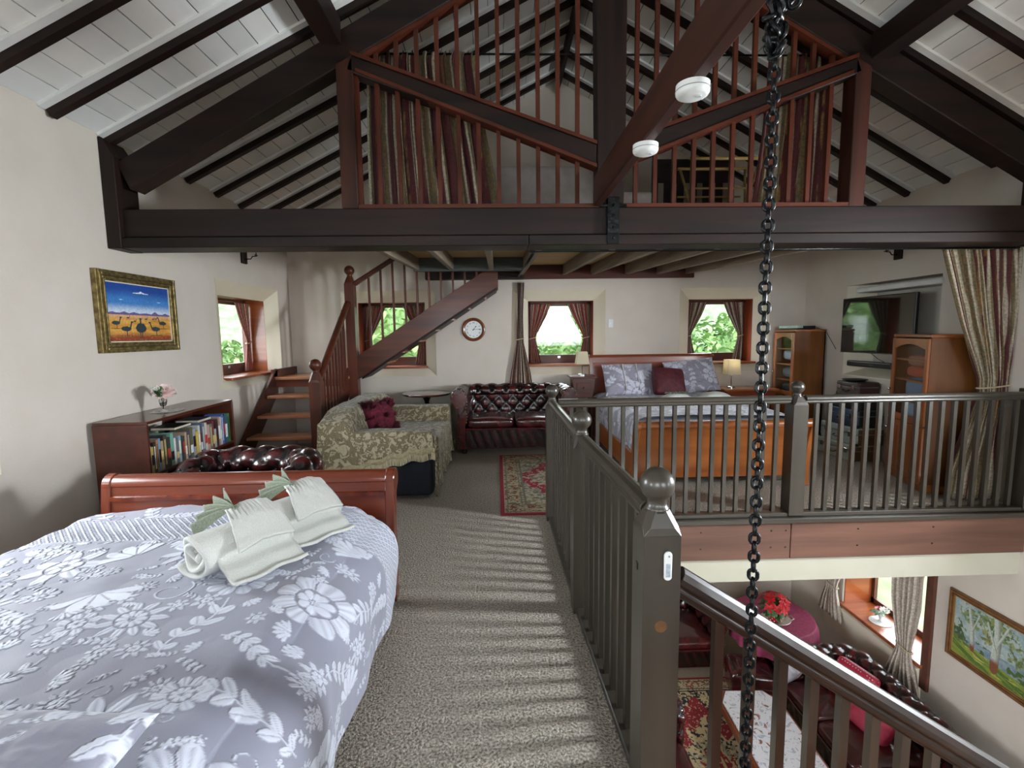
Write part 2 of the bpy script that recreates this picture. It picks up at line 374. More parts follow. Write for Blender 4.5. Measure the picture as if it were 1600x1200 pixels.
# windows
def window(n, tf, h, depth=.15, ih=.46, iz=(1.06, 1.945), sill=True, frame_bottom=.12, wd=.42, uc=None):
    u0, u1, z0, z1 = h; uc = uc or (u0+u1)/2; a0, a1 = uc-ih, uc+ih; b0, b1 = iz
    r = tag(bpy.data.objects.new('window_%d' % n, None), kind='structure'); C.objects.link(r)
    mb = MB(); O = [tf(u0,0,z0), tf(u1,0,z0), tf(u1,0,z1), tf(u0,0,z1)]; I = [tf(a0,depth,b0), tf(a1,depth,b0), tf(a1,depth,b1), tf(a0,depth,b1)]
    mb.add(O+I, [(i, (i+1) % 4, 4+(i+1) % 4, 4+i) for i in range(4)])
    for (ua, ub, za, zb) in ((u0-.02, a0-.016, z0-.02, z1+.02), (a1+.016, u1+.02, z0-.02, z1+.02), (a0-.016, a1+.016, z0-.02, b0-.016), (a0-.016, a1+.016, b1+.016, z1+.02)):
        tbox(mb, tf, ua, ub, wd+.0, wd+.03, za, zb)
    mb.build('reveal', M_REVEAL, r)
    lw = MB()
    tbox(lw, tf, a0-.016, a0, depth-.004, wd, b0, b1); tbox(lw, tf, a1, a1+.016, depth-.004, wd, b0, b1); tbox(lw, tf, a0-.016, a1+.016, depth-.004, wd, b1, b1+.016)
    lw.build('lining', M_SILL if tf is not TB else HEAD['z'], r)
    sb = MB(); tbox(sb, tf, a0-.03, a1+.03, depth-.11, wd, b0-.03, b0); sb.build('sill', M_SILL, r, bevel=.006)
    fr = MB(); f0, f1 = wd-.045, wd-.005
    tbox(fr, tf, a0, a0+.05, f0, f1, b0, b1); tbox(fr, tf, a1-.05, a1, f0, f1, b0, b1)
    tbox(fr, tf, a0, a1, f0, f1, b1-.055, b1); tbox(fr, tf, a0, a1, f0, f1, b0, b0+frame_bottom)
    tbox(fr, tf, a0+.03, a0+.06, f0-.012, f0+.01, b0+frame_bottom-.02, b1-.05); tbox(fr, tf, a1-.06, a1-.03, f0-.012, f0+.01, b0+frame_bottom-.02, b1-.05)
    fo = fr.build('frame', M_FRAME, r, bevel=.004)
    lt = MB(); tbox(lt, tf, uc-.02, uc+.02, f0-.02, f0, b0+frame_bottom-.05, b0+frame_bottom-.02); lt.build('latch', M_METAL, fo)
    g = MB(); tbox(g, tf, a0+.045, a1-.045, wd-.03, wd-.026, b0+frame_bottom-.005, b1-.05); g.build('pane', M_GLASS, r)
    return a0, a1, b0, b1
WB = [window(1+i, TB, h, iz=(1.06, 1.945), uc=(-1.475, .905, 3.2)[i]) for i, h in enumerate(HB)]
WL1 = window(4, TL, HL[0], ih=.5, iz=(1.06, 1.94), uc=5.77)
window(5, TL, HL[1], ih=.5, iz=(.95, 1.94)); window(6, TL, HL[2], ih=.5, iz=(.95, 1.94))
window(7, TR, HR[0], ih=.5, iz=(1.0, 1.94)); window(8, TR, HR[1], ih=.5, iz=(1.0, 1.94))
window(9, TF, HF[0], ih=.95, iz=(1.05, 2.4)); window(10, TF, HF[1], ih=.95, iz=(1.05, 2.4))
window(11, TF, (1.3, 3.9, -2.0, -.6), ih=1.2, iz=(-1.9, -.7)); window(12, TL, (2.4, 4.0, -2.0, -.7), ih=.7, iz=(-1.9, -.75))
# the lower window in the right wall: timber lined, boarded trim at its near side
r = tag(bpy.data.objects.new('window_13', None), kind='structure'); C.objects.link(r)
u0, u1, z0, z1 = HR[3]
lw = MB(); tbox(lw, TR, u0, u0+.015, .02, .40, z0, z1); tbox(lw, TR, u1-.015, u1, .02, .40, z0, z1); tbox(lw, TR, u0, u1, .02, .40, z1-.015, z1); lw.build('lining', M_SILL, r)
sb = MB(); tbox(sb, TR, u0-.03, u1+.03, -.05, .40, z0-.03, z0+.012); sb.build('sill', M_SILL, r, bevel=.006)
tr = MB(); tbox(tr, TR, u0-.09, u0, -.03, .01, z0-.24, z1+.1); tr.build('architrave', M_FRAME, r, bevel=.006)
fr = MB()
for a, b, c, d in ((u0+.015, u0+.06, z0, z1), (u1-.06, u1-.015, z0, z1), (u0+.015, u1-.015, z1-.06, z1-.015), (u0+.015, u1-.015, z0+.012, z0+.08), ((u0+u1)/2-.025, (u0+u1)/2+.025, z0, z1)): tbox(fr, TR, a, b, .36, .40, c, d)
fr.build('frame', M_FRAME, r)
g = MB(); tbox(g, TR, u0+.05, u1-.05, .378, .382, z0+.05, z1-.05); g.build('pane', M_GLASS, r)
ap = MB(); ap.prism([(XR, z0-.03), (XR-.06, z0-.05), (XR, z0-.42)], 'y', u0, u1+.3); ap.build('apron', M_REVEAL, r)

# niche in the right wall (a blocked window), behind the television
r = tag(bpy.data.objects.new('niche', None), kind='structure'); C.objects.link(r)
nb = MB(); tbox(nb, TR, 4.6, 5.92, .24, .30, .92, 2.06); nb.build('back_panel', mat('niche_board', 'b9b5aa', 'c3bfb4', .7, 4), r)
ns = MB()
ns.add([TR(5.90,0,.94), TR(5.90,0,2.03), TR(5.72,.24,2.03), TR(5.72,.24,1.05)], [(0,1,2,3)])
ns.add([TR(4.62,0,.94), TR(4.62,0,2.03), TR(4.78,.24,2.03), TR(4.78,.24,1.05)], [(3,2,1,0)])
ns.add([TR(4.62,0,.94), TR(5.90,0,.94), TR(5.72,.24,1.05), TR(4.78,.24,1.05)], [(0,1,2,3)])
ns.build('splay', M_REVEAL, r)
nl = MB(); tbox(nl, TR, 4.60, 5.72, -.03, .24, 1.93, 1.99); nl.build('upper_shelf', M_WHITE, r, bevel=.02, seg=3)
nl = MB(); tbox(nl, TR, 4.62, 5.9, -.015, .02, .93, .945); nl.build('ledge', M_REVEAL, r)

# ------------------------------------------------------------------ roof truss
t = thing('roof_truss', 'heavy dark stained timber truss spanning the whole room above the gallery railing', 'beam', (XC, 3.8, 2.15))
def W2(o): return (-XC, -3.8, -2.15)
def tm(mb, name, m, **k):
    mb.v = [(a-XC, b-3.8, c-2.15) for a, b, c in mb.v]; return mb.build(name, m, t, **k)
tm(MB().box(XL+.02, XR-.01, 3.70, 3.88, 2.235, 2.435), 'tie_beam', DK['x'], bevel=.006)
tm(MB().box(XL+.02, .245, 3.67, 3.90, 2.155, 2.23), 'lower_board', DK['x'], bevel=.005)
tm(MB().box(.25, XR-.01, 3.67, 3.90, 2.155, 2.23), 'lower_board', DK['x'], bevel=.005)
for sx in (-1, 1):
    f = lambda x: (XC+sx*(XC-x)*-1) if False else (x if sx < 0 else 2*XC-x)
    lo = lambda x: 3.42+.55*(x+1.128); hi = lambda x: lo(x)+.235
    pts = [(-2.66, lo(-2.66)), (XC, lo(XC)), (XC, hi(XC)), (-2.74, hi(-2.74))]
    pts = [(f(a), b) for a, b in pts]
    if sx > 0: pts[0] = (4.30, lo(2*XC-4.30)); pts[3] = (4.32, hi(2*XC-4.32))
    tm(MB().prism(pts, 'y', 3.71, 3.86), 'principal_rafter', DK['x'], bevel=.006)
    q = -1.07
    tm(MB().prism([(f(q-.062), 2.435), (f(q+.058), 2.435), (f(q+.058), lo(q+.058)+.02), (f(q-.062), lo(q-.062)+.02)], 'y', 3.70, 3.84), 'queen_post', BR['z'], bevel=.005)
    tm(MB().prism([(f(-1.06), 3.40), (f(-1.02), 3.50), (f(.76), 2.885), (f(.76), 2.745)], 'y', 3.70, 3.83), 'strut', DK['x'], bevel=.008)
    for (a, b, c, d, w) in ((-1.02, 3.50, .76, 2.885, .025), (-.99, 3.385, .76, 2.72, .025)):
        tm(MB().prism([(f(a), b), (f(c), d), (f(c), d+w), (f(a), b+w)], 'y', 3.69, 3.80), 'edging_strip', RD['x'])
    tm(MB().prism([(f(-1.0), lo(-1.0)-.03), (f(.74), lo(.74)-.03), (f(.74), lo(.74)), (f(-1.0), lo(-1.0))], 'y', 3.72, 3.80), 'edging_strip', RD['x'])
tm(MB().prism([(.765, 2.435), (.965, 2.435), (.975, 2.9), (.975, 4.55), (.745, 4.55), (.765, 2.9)], 'y', 3.70, 3.86), 'king_post', DK['z'], bevel=.006)
st = tm(MB().box(.835, .925, 3.66, 3.70, 2.16, 2.50).box(.78, .98, 3.665, 3.70, 2.43, 2.45), 'iron_strap', M_IRON, bevel=.003)
bm = MB()
for z in (2.2, 2.28, 2.36, 2.44): bm.ball((.88-XC, 3.655-3.8, z-2.15), .011, 8)
bm.build('bolt', M_IRON, st, kind='stuff')
tm(MB().prism([(XL, 2.15), (XL+.10, 2.15), (XL+.10, 2.80), (XL+.02, 2.93), (XL, 2.93)], 'y', 3.66, 3.88), 'wall_post', DK['z'], bevel=.004)
tm(MB().box(XR-.10, XR-.001, 3.66, 3.88, 2.15, 2.85), 'wall_post', DK['z'], bevel=.004)

# long beam running from the truss over the camera
bb = MB().box(.735, .795, YF+.02, 3.70, 2.44, 2.645).build('ceiling_beam', BR['y'], bevel=.008, label='long brown timber beam running from the truss towards the viewer, with two smoke alarms', cat='beam')
def smoke(x, y, label):
    s = thing('smoke_alarm', label, 'smoke alarm', (x, y, 2.395))
    MB().lathe([(.001, .0), (.045, .0), (.058, .006), (.063, .014), (.063, .045), (.001, .045)], 28).build('cover', M_WHITEPL, s, autos=True)
    MB().lathe([(.0635, .022), (.0645, .022), (.0645, .025), (.0635, .025)], 28).build('seam', mat('seam_grey', '8e9290', rough=.5), s)
    MB().lathe([(.001, -.003), (.010, -.003), (.011, .0), (.001, .0)], 12, (.02, -.01, 0)).build('test_button', mat('button_grey', 'bfc3c2', rough=.4), s)
smoke(.765, 1.93, 'round white smoke alarm under the brown beam, the larger and nearer to the hanging chain')
smoke(.765, 2.52, 'round white smoke alarm under the brown beam, near its lower end at the truss')

# ------------------------------------------------------------------ loft balustrade in the truss
t = thing('loft_balustrade', 'loft railing of thin red-brown uprights filling the roof truss', 'railing', (XC, 3.80, 2.435))
MB().box(-1.85, 1.85, -.10, -.04, 0, .028).build('base_strip', RD['x'], t)
def bal_h(x):
    xx = x if x < XC else 2*XC-x
    return 3.42+.55*(xx+1.128)-.03
for x in [-1.0+.1475*i for i in range(26)]:
    if abs(x-.86) < .13 or x > 2.66: continue
    MB().box(x-XC-.015, x-XC+.015, -.06, -.03, .02, bal_h(x)-2.435).build('baluster', RD['z'], t)

# ------------------------------------------------------------------ loft floor
lf = tag(bpy.data.objects.new('loft_floor', None), kind='structure'); C.objects.link(lf)
jz = lambda y: 2.155+.048*(y-3.9)
def sloped(mb, x0, x1, y0, y1, dz0, dz1):
    return mb.add([(x0,y0,jz(y0)+dz0),(x1,y0,jz(y0)+dz0),(x1,y1,jz(y1)+dz0),(x0,y1,jz(y1)+dz0),(x0,y0,jz(y0)+dz1),(x1,y0,jz(y0)+dz1),(x1,y1,jz(y1)+dz1),(x0,y1,jz(y1)+dz1)],
                  [(0,3,2,1),(4,5,6,7),(0,1,5,4),(1,2,6,5),(2,3,7,6),(3,0,4,7)])
for x, ye in ((-.92, 5.72), (-.52, 5.72), (-.06, 5.72), (.34, 6.69), (.93, 6.64), (1.315, 6.64), (1.785, 6.64), (2.22, 6.64), (2.62, 6.64)):
    sloped(MB(), x-.027, x+.027, 3.9, ye, 0, .135).build('joist', M_JOIST, lf, bevel=.004)
MB().box(-.96, .31, 5.70, 5.76, 2.23, 2.40).build('trimmer', M_TRIMMER, lf)
MB().box(.37, 2.72, 6.64, 6.69, 2.235, 2.43).build('ledger', RD['x'], lf)
MB().box(-.95, .37, 6.55, 6.68, 2.23, 2.33).build('rear_trimmer', DK['x'], lf)
y = 3.88; k = 0
while y < 6.6:
    w = .118; x0 = -.96 if y+w < 5.74 else .315
    sloped(MB(), x0, 2.68, y+.002, y+w-.002, .135, .155).build('floorboard', M_BOARD, lf); y += w

# ------------------------------------------------------------------ grey-green balustrades round the stair well
def newel(parent, x, y, w, m, base=0, sh=.905, neck=.978, bc=1.045, br=.052):
    h = w/2; n = MB().box(x-h, x+h, y-h, y+h, base, sh)
    # chamfered head: square, then octagon narrowing to the neck
    vs = []
    for z, S_, cut in ((sh, h, .0015), (sh+.022, h*.96, .30*h), (neck-.006, h*.60, .32*h)):
        q = []
        for sx, sy in ((1,-1),(1,1),(-1,1),(-1,-1)): q += [(S_*sx, (S_-cut)*sy), ((S_-cut)*sx, S_*sy)]
        q.sort(key=lambda p: math.atan2(p[1], p[0]))
        vs += [(x+p[0], y+p[1], z) for p in q]
    fs = [(j*8+i, j*8+(i+1) % 8, (j+1)*8+(i+1) % 8, (j+1)*8+i) for j in range(2) for i in range(8)]+[tuple(16+i for i in range(8))]
    n.add(vs, fs)
    o = n.build('newel_post', m, parent, bevel=.004)
    MB().lathe([(.038, neck-.012), (.034, neck-.002), (.030, neck+.004)]+[(br*math.sin(a), bc-br*math.cos(a)) for a in [.55+i*(PI-.55)/13 for i in range(14)]][:-1]+[(.001, bc+br)], 28, (x, y, 0)).build('ball_finial', m, o, smooth=True)
    return o
def handrail(parent, p, q, m, w=.068, h=.066, name='handrail'):
    """moulded rail: rounded top, two grooves on the sides"""
    prof = [(-.24, -.5), (.24, -.5), (.40, -.42), (.44, -.22), (.36, -.12), (.5, 0), (.5, .2), (.34, .40), (.12, .5), (-.12, .5), (-.34, .40), (-.5, .2), (-.5, 0), (-.36, -.12), (-.44, -.22), (-.40, -.42)]
    p, q = Vector(p), Vector(q); d = (q-p).normalized(); a = d.cross(Vector((0,0,1))).normalized(); b = a.cross(d); n = len(prof)
    vs = [P+a*u*w+b*v*h for P in (p, q) for u, v in prof]
    return MB().add(vs, [tuple(range(n))[::-1], tuple(range(n, 2*n))]+[(i, (i+1) % n, n+(i+1) % n, n+i) for i in range(n)]).build(name, m, parent, bevel=.003)
t = thing('balustrade', 'grey-green railing with three ball-topped newels running away from the viewer beside the carpet', 'railing', (.425, 3.75, 0))
P3 = [Vector((0, 0, 0)), Vector((.01, -1.28, 0)), Vector((.049, -2.36, 0))]
for i, p in enumerate(P3):
    nw = newel(t, p.x, p.y, .10 if i < 2 else .112, GR['z'])
    if i == 2:
        MB().box(p.x-.0585, p.x-.056, p.y-.004, p.y+.012, .778, .80).build('knot_hole', M_BLACK, nw)
        lt = MB().lathe([(.001, -.004), (.03, -.004), (.03, 0), (.001, 0)], 20).mesh('patch', mat('wood_plug', '5a3a1c', '6b4726', .5, 20))
        o = inst(lt, 'wood_plug', nw, (p.x, p.y-.0565, .625), (PI/2, 0, 0), (.62, .62, .4))
for a, b, g in ((P3[0], P3[1], 11), (P3[1], P3[2], 9)):
    d = (b-a).normalized()
    A, B = a+d*.05, b-d*.052
    handrail(t, A+Vector((0,0,.945)), B+Vector((0,0,.945)), GR['y'])
    MB().beam(A+Vector((0,0,.018)), B+Vector((0,0,.018)), .075, .035).build('shoe_rail', GR['y'], t, bevel=.004)
    n = round((B-A).length/.103)
    for k in range(1, n):
        c = A.lerp(B, k/n); MB().box(c.x-.0145, c.x+.0145, c.y-.0145, c.y+.0145, .03, .92).build('baluster', GR['z'], t)
pl = thing('plastic_tag', 'small rounded white plastic catch screwed to the nearest newel post', 'catch', (.489, 1.332, .77))
mb = MB(); N = 18; pts = [(.0125*math.cos(a), .047+(.032 if math.sin(a) >= 0 else -.032)+.0125*math.sin(a)) for a in [2*PI*i/N for i in range(N)]]
mb.prism(pts, 'y', -.008, 0).build('cover', M_WHITEPL, pl, bevel=.003, seg=2)
MB().box(-.007, .006, -.0095, -.008, .015, .055).build('slot', mat('slot_blue_grey', '8796a3', 'b4bfc6', .4, 90), pl)
MB().ball((.001, -.009, .078), .003, 8).build('screw', M_METAL, pl)

t = thing('balustrade', 'grey-green railing across the far side of the stair well, in front of the pine bed', 'railing', (2.40, 3.75, 0))
newel(t, 0, 0, .12, GR['z'])
for a, b in ((-1.925, -.06), (.06, 1.93)):
    handrail(t, (a, 0, .945), (b, 0, .945), GR['x'])
    MB().box(a, b, -.05, .03, -.011, .022).build('shoe_rail', GR['x'], t, bevel=.004)
    n = round((b-a)/.103)
    for k in range(1, n):
        x = a+(b-a)*k/n; MB().box(x-.0145, x+.0145, -.0145, .0145, .02, .92).build('baluster', GR['z'], t)

MB().box(1.90, 1.938, -.06, .06, 0, 1.0).build('half_post', GR['z'], t, bevel=.004)
# railing of the stair going down
t = thing('stair_railing', 'dark polished banister sloping down to the lower room', 'railing', (.535, 1.39, 0))
M_BAN = wood('dark_varnished_timber', '150c09', '2c1811', 'x', .4, coat=.1)
M_BANZ = wood('dark_varnished_baluster', '22150f', '3a251b', 'z', .35, coat=.3)
s = -.655
handrail(t, (-.0, 0, .745), (2.2, 0, .745+s*2.2), M_BAN, w=.07, h=.085)
for k in range(20):
    x = .139+.1035*k; MB().box(x-.0145, x+.0145, -.0145, .0145, -.16+s*x, .715+s*x).build('baluster', M_BANZ, t)
MB().prism([(0, -.40), (0, -.10), (2.2, -.10+s*2.2), (2.2, -.40+s*2.2)], 'y', -.03, .03).build('stringer', M_BAN, t)
for k in range(11):
    MB().box(.06+.2*k, .31+.2*k, -1.0, -.03, -.17-.131*k*1.0-.04, -.17-.131*k).build('tread', M_TREAD, t)

# ------------------------------------------------------------------ stair to the loft
t = thing('staircase', 'reddish timber stair with open treads in the far left corner, turning up to the loft', 'stairs', (-2.3, 5.6, 0))
def sm(mb, name, m, **k):
    mb.v = [(a+2.3, b-5.6, c) for a, b, c in mb.v]; return mb.build(name, m, t, **k)
rise, go, y1 = .199, .26, 4.98
for k in range(5):
    y = y1+go*k; z = rise*(k+1)
    if k < 4: sm(MB().box(-2.76, -1.90, y, y+.25, z-.035, z), 'tread', M_TREAD, bevel=.006)
sm(MB().box(-2.79, -1.86, y1+go*4, 6.68, .96, rise*5), 'landing', M_TREAD, bevel=.006)
sm(MB().box(-2.78, -1.90, y1+go*4+.03, y1+go*4+.06, .87, .96), 'riser_strip', ST['x'])
for x0 in (-2.80, -1.90):
    sm(MB().prism([(4.90, .0), (5.16, .0), (6.10, .80), (6.10, 1.10), (6.0, 1.04), (4.90, .14)], 'x', x0, x0+.035), 'stringer', ST['y'], bevel=.004)
sm(MB().box(-2.80, -2.765, 6.0, 6.69, 1.0, 1.09), 'wall_stringer', ST['y'])
newel1 = newel(t, -1.86+2.3, 4.95-5.6, .115, ST['z'], 0, 1.03, 1.135, 1.205, .061)
newel2 = newel(t, -1.82+2.3, 6.12-5.6, .115, ST['z'], .0, 2.13, 2.225, 2.30, .061)
handrail(t, (-1.86+2.3, 5.0-5.6, 1.03), (-1.84+2.3, 6.06-5.6, 1.90), ST['y'], .07, .07)
for k in range(9):
    y = 5.10+.105*k; zb = .30+(y-5.1)*.80; zt = 1.02+(y-4.98)*.82
    sm(MB().box(-1.885, -1.86, y-.0125, y+.0125, max(zb-.06, .1), zt), 'baluster', ST['z'])
sl = .6415
zt = lambda x: 1.252+sl*(x+1.75)
# upper flight: closed stringers with the treads between them
for y0 in (6.09, 6.60):
    sm(MB().prism([(-1.765, zt(-1.765)), (-1.765, zt(-1.765)-.30), (.02, zt(.02)-.30), (.02, zt(.02)-.04), (-.02, zt(-.02))], 'y', y0, y0+.04), 'stringer', ST['x'], bevel=.004)
sm(MB().prism([(-1.72, zt(-1.72)-.325), (.0, zt(0)-.325), (.0, zt(0)-.30), (-1.72, zt(-1.72)-.30)], 'y', 6.11, 6.60), 'soffit_strip', DK['x'])
for k in range(7):
    x = -1.62+.21*k; z = 1.17+.135*k
    sm(MB().box(x, x+.23, 6.13, 6.60, z-.03, z), 'tread', M_TREAD)
handrail(t, (-1.76+2.3, 6.11-5.6, 2.135), (-.75+2.3, 6.11-5.6, 2.135+.62*1.01), ST['x'], .06, .06)
for k in range(10):
    x = -1.586+.149*k; sm(MB().box(x-.0125, x+.0125, 6.10, 6.125, zt(x)-.02, 2.11+.62*(x+1.76)), 'baluster', ST['z'])
# ------------------------------------------------------------------ curtains
CREAM, OLIVE, BURG, GOLD, DOLIVE = [np.array(lin(c)) for c in ('b5ac99', '665b42', '521e22', '86663a', '4d4430')]
SEQ_A = [(.018, CREAM), (.075, OLIVE), (.018, CREAM), (.055, BURG), (.03, 'motif'), (.055, BURG)]
RED2 = np.array(lin('842c2e'))
SEQ_W = [(.035, RED2), (.02, 'motif'), (.035, RED2), (.012, CREAM), (.035, OLIVE), (.012, CREAM)]
SEQ_C = [(.02, CREAM), (.05, OLIVE), (.02, CREAM), (.02, CREAM*.9), (.035, OLIVE), (.022, CREAM), (.05, BURG), (.02, 'motif')]
def stripe(U, Zv, seq, off=0):
    per = sum(w for w, _ in seq); u = (U+off) % per; col = np.zeros(U.shape+(3,)); a = 0
    nz = vnoise(U*18+3, Zv*9, 5); nz2 = vnoise(U*60, Zv*60, 9)
    for w, c in seq:
        m = (u >= a) & (u < a+w); a += w
        if isinstance(c, str):
            t = sstep(.02, .12, nz)[..., None]; cc = BURG*(1-t)+GOLD*t
        else:
            cc = np.broadcast_to(c, U.shape+(3,)).copy()
            if c is OLIVE: t = sstep(.0, .1, nz2)[..., None]; cc = OLIVE*(1-.5*t)+GOLD*.5*t
        col[m] = cc[m]
    return col
def drape(label, base, W, N, edges, cloth_w, seq, off=0, amp=.03, pleats=7, nu=160, nv=46, tie=None, tie_y=0, heading=True, group=None, cat='curtain', mat_=None, head_n=None, colf=None):
    """edges: list of (z, left, right) in the curtain's own frame; W: direction of its width, N: normal"""
    t = thing('curtain', label, cat, base, 0, group); W = np.array(W, float); N = np.array(N, float)
    e = sorted(edges); zs = np.linspace(e[0][0], e[-1][0], nv); l = np.interp(zs, [k[0] for k in e], [k[1] for k in e]); r = np.interp(zs, [k[0] for k in e], [k[2] for k in e])
    u = np.linspace(0, 1, nu); U, Z = np.meshgrid(u, zs); Lw = (r-l)[:, None]
    mx = max(k[2]-k[1] for k in e); sq = Lw/mx
    ph = 2*PI*pleats*U+1.5*vnoise(U*3+off*7, Z*1.2+off, 3)*2
    A = amp*(.55+.45*(1-sq))*(1+.6*vnoise(U*5, Z*2+4, 12))
    X = l[:, None]+Lw*(U+.018*np.sin(ph*1)/1.)+.0
    D = A*np.sin(ph)+.35*amp*np.sin(ph*2.3+1)
    if tie is not None: D *= (.45+.55*np.clip(abs(Z-tie)/.25, 0, 1)); D += tie_y*np.exp(-((Z-tie)/.3)**2)
    P = X[..., None]*W+D[..., None]*N; P[..., 2] += Z
    col = colf(U, Z) if colf else stripe(U*cloth_w, Z, seq, off)
    grid('fabric', P, mat_ or M_CURT, t, col=col, solid=.003)
    if tie is not None:
        tl, tr = np.interp(tie, [k[0] for k in e], [k[1] for k in e]), np.interp(tie, [k[0] for k in e], [k[2] for k in e])
        c = (tl+tr)/2; w = (tr-tl)/2+.008; dd = amp*.8+.01
        pts = [Vector(W*(c+w*math.cos(a))+N*(tie_y+dd*math.sin(a)))+Vector((0, 0, tie+.012*math.cos(a))) for a in [2*PI*i/24 for i in range(24)]]
        MB().tube(pts, .007, 6, True).build('tieback', mat('tie_cord_%d' % len(bpy.data.materials), 'b8a98c', rough=.7), t, smooth=True)
    if heading:
        z = e[-1][0]; k = head_n or pleats; mb = MB()
        for i in range(k+1):
            x = e[-1][1]+(e[-1][2]-e[-1][1])*i/k; c = Vector(W*x)+Vector((0, 0, z+.004))
            mb.tube([c+Vector(N*(.012*math.cos(a)))+Vector((0,0,.012*math.sin(a))) for a in [2*PI*j/10 for j in range(10)]], .002, 4, True)
        mb.build('curtain_hook', M_BLACK, t, kind='stuff')
    return t
# small window curtains, one pair to each visible upper window
def wpair(tf, win, N, W, names, d=.33, tone=SEQ_W):
    a0, a1, b0, b1 = win; h = b1-.03-(b0+.01)
    for s, lb in ((0, names[0]), (1, names[1])):
        x0 = a0+.03 if s == 0 else a1-.03; sg = 1 if s == 0 else -1
        E_ = [(0, 0, .16), (h*.38, .0, .085), (h*.46, .0, .085), (h*.8, 0, .24), (h, 0, .31)]
        E_ = [(z, min(sg*a, sg*b), max(sg*a, sg*b)) for z, a, b in E_]
        drape(lb, tf(x0, d, b0+.012), W, N, E_, .62, tone, off=.07*s+.03, amp=.012, pleats=6, nu=90, nv=30, tie=h*.42, heading=False, group=None)
wpair(TB, WB[0], (0,-1,0), (1,0,0), ('red and cream curtain at the left of the window behind the stair', 'red and cream curtain at the right of the window behind the stair'))
wpair(TB, WB[1], (0,-1,0), (1,0,0), ('patterned red curtain at the left of the window above the tufted sofa', 'patterned red curtain at the right of the window above the bedside lamp'))
wpair(TB, WB[2], (0,-1,0), (1,0,0), ('taupe and red curtain at the left of the window by the pine bed', 'taupe and red curtain at the right of the window by the pine bed'), tone=[(.03, BURG), (.05, CREAM*.75), (.02, BURG), (.04, OLIVE)])
wpair(TL, WL1, (1,0,0), (0,1,0), ('red curtain at the near side of the left wall window', 'red and cream curtain at the far side of the left wall window'))
for nm, tf, w, dd in (('curtain_rod behind stair', TB, WB[0], .33), ('middle', TB, WB[1], .33), ('right', TB, WB[2], .33), ('left', TL, WL1, .33)):
    p, q = tf(w[0]+.005, dd, w[3]-.022), tf(w[1]-.005, dd, w[3]-.022)
    MB().tube([p, q], .007, 8).build('curtain_rod', M_FRAME, smooth=True, label={'curtain_rod behind stair': 'thin curtain rod across the window behind the stair', 'middle': 'thin curtain rod across the window above the tufted sofa', 'right': 'thin curtain rod across the window by the pine bed', 'left': 'thin curtain rod across the left wall window'}[nm], cat='curtain rod')
# loft curtains behind the truss
drape('striped burgundy and olive loft curtain behind the left half of the truss', (-1.0, 3.98, 2.47), (1,0,0), (0,-1,0), [(0, 0, 1.03), (.6, .0, .93), (1.15, .02, .86), (1.2, .02, .88)], 2.1, SEQ_A, amp=.028, pleats=12, nu=260, nv=40)
drape('striped burgundy and olive loft curtain behind the right half of the truss', (2.10, 3.98, 2.47), (1,0,0), (0,-1,0), [(0, -.02, .60), (.6, .05, .60), (1.15, .08, .60), (1.2, .08, .60)], 1.5, SEQ_A, off=.12, amp=.028, pleats=8, nu=200, nv=40)
MB().tube([(-1.0, 3.98, 3.66), (2.72, 3.98, 3.66)], .008, 8).build('curtain_rod', M_IRON, smooth=True, label='thin black rod carrying the two loft curtains behind the truss', cat='curtain rod')
# gallery curtain at the right, gathered and tied
drape('tall striped curtain tied back at the right end of the gallery railing', (3.72, 3.93, .02), (1,0,0), (0,-1,0), [(0, .14, .62), (.25, .16, .62), (.62, .27, .60), (.92, .36, .615), (1.05, .35, .615), (1.5, .17, .615), (2.12, -.04, .615)], 2.2, SEQ_C, off=.05, amp=.035, pleats=10, nu=260, nv=70, tie=.98)
drape('narrow striped curtain tied in the middle hanging between the stair and the sofa', (.24, 6.64, .75), (1,0,0), (0,-1,0), [(0, -.09, .24), (.2, -.06, .21), (.62, .02, .12), (.72, .02, .12), (1.0, .035, .115), (1.43, .045, .135)], .8, [(.03, BURG), (.02, CREAM), (.03, OLIVE), (.02, CREAM), (.05, BURG), (.02, 'motif')], off=.0, amp=.02, pleats=6, nu=140, nv=50, tie=.67)
MB().tube([(.27, 3.93, 2.155), (XR-.02, 3.93, 2.155)], .011, 8).build('curtain_rail', M_IRON, smooth=True, label='black curtain rail under the tie beam above the gallery railing', cat='curtain rail')
MB().tube([(.30, 3.95, 2.14), (.30, 6.66, 2.265)], .012, 8).build('curtain_rail', M_IRON, smooth=True, label='black curtain rail under the loft joist running to the back wall', cat='curtain rail')

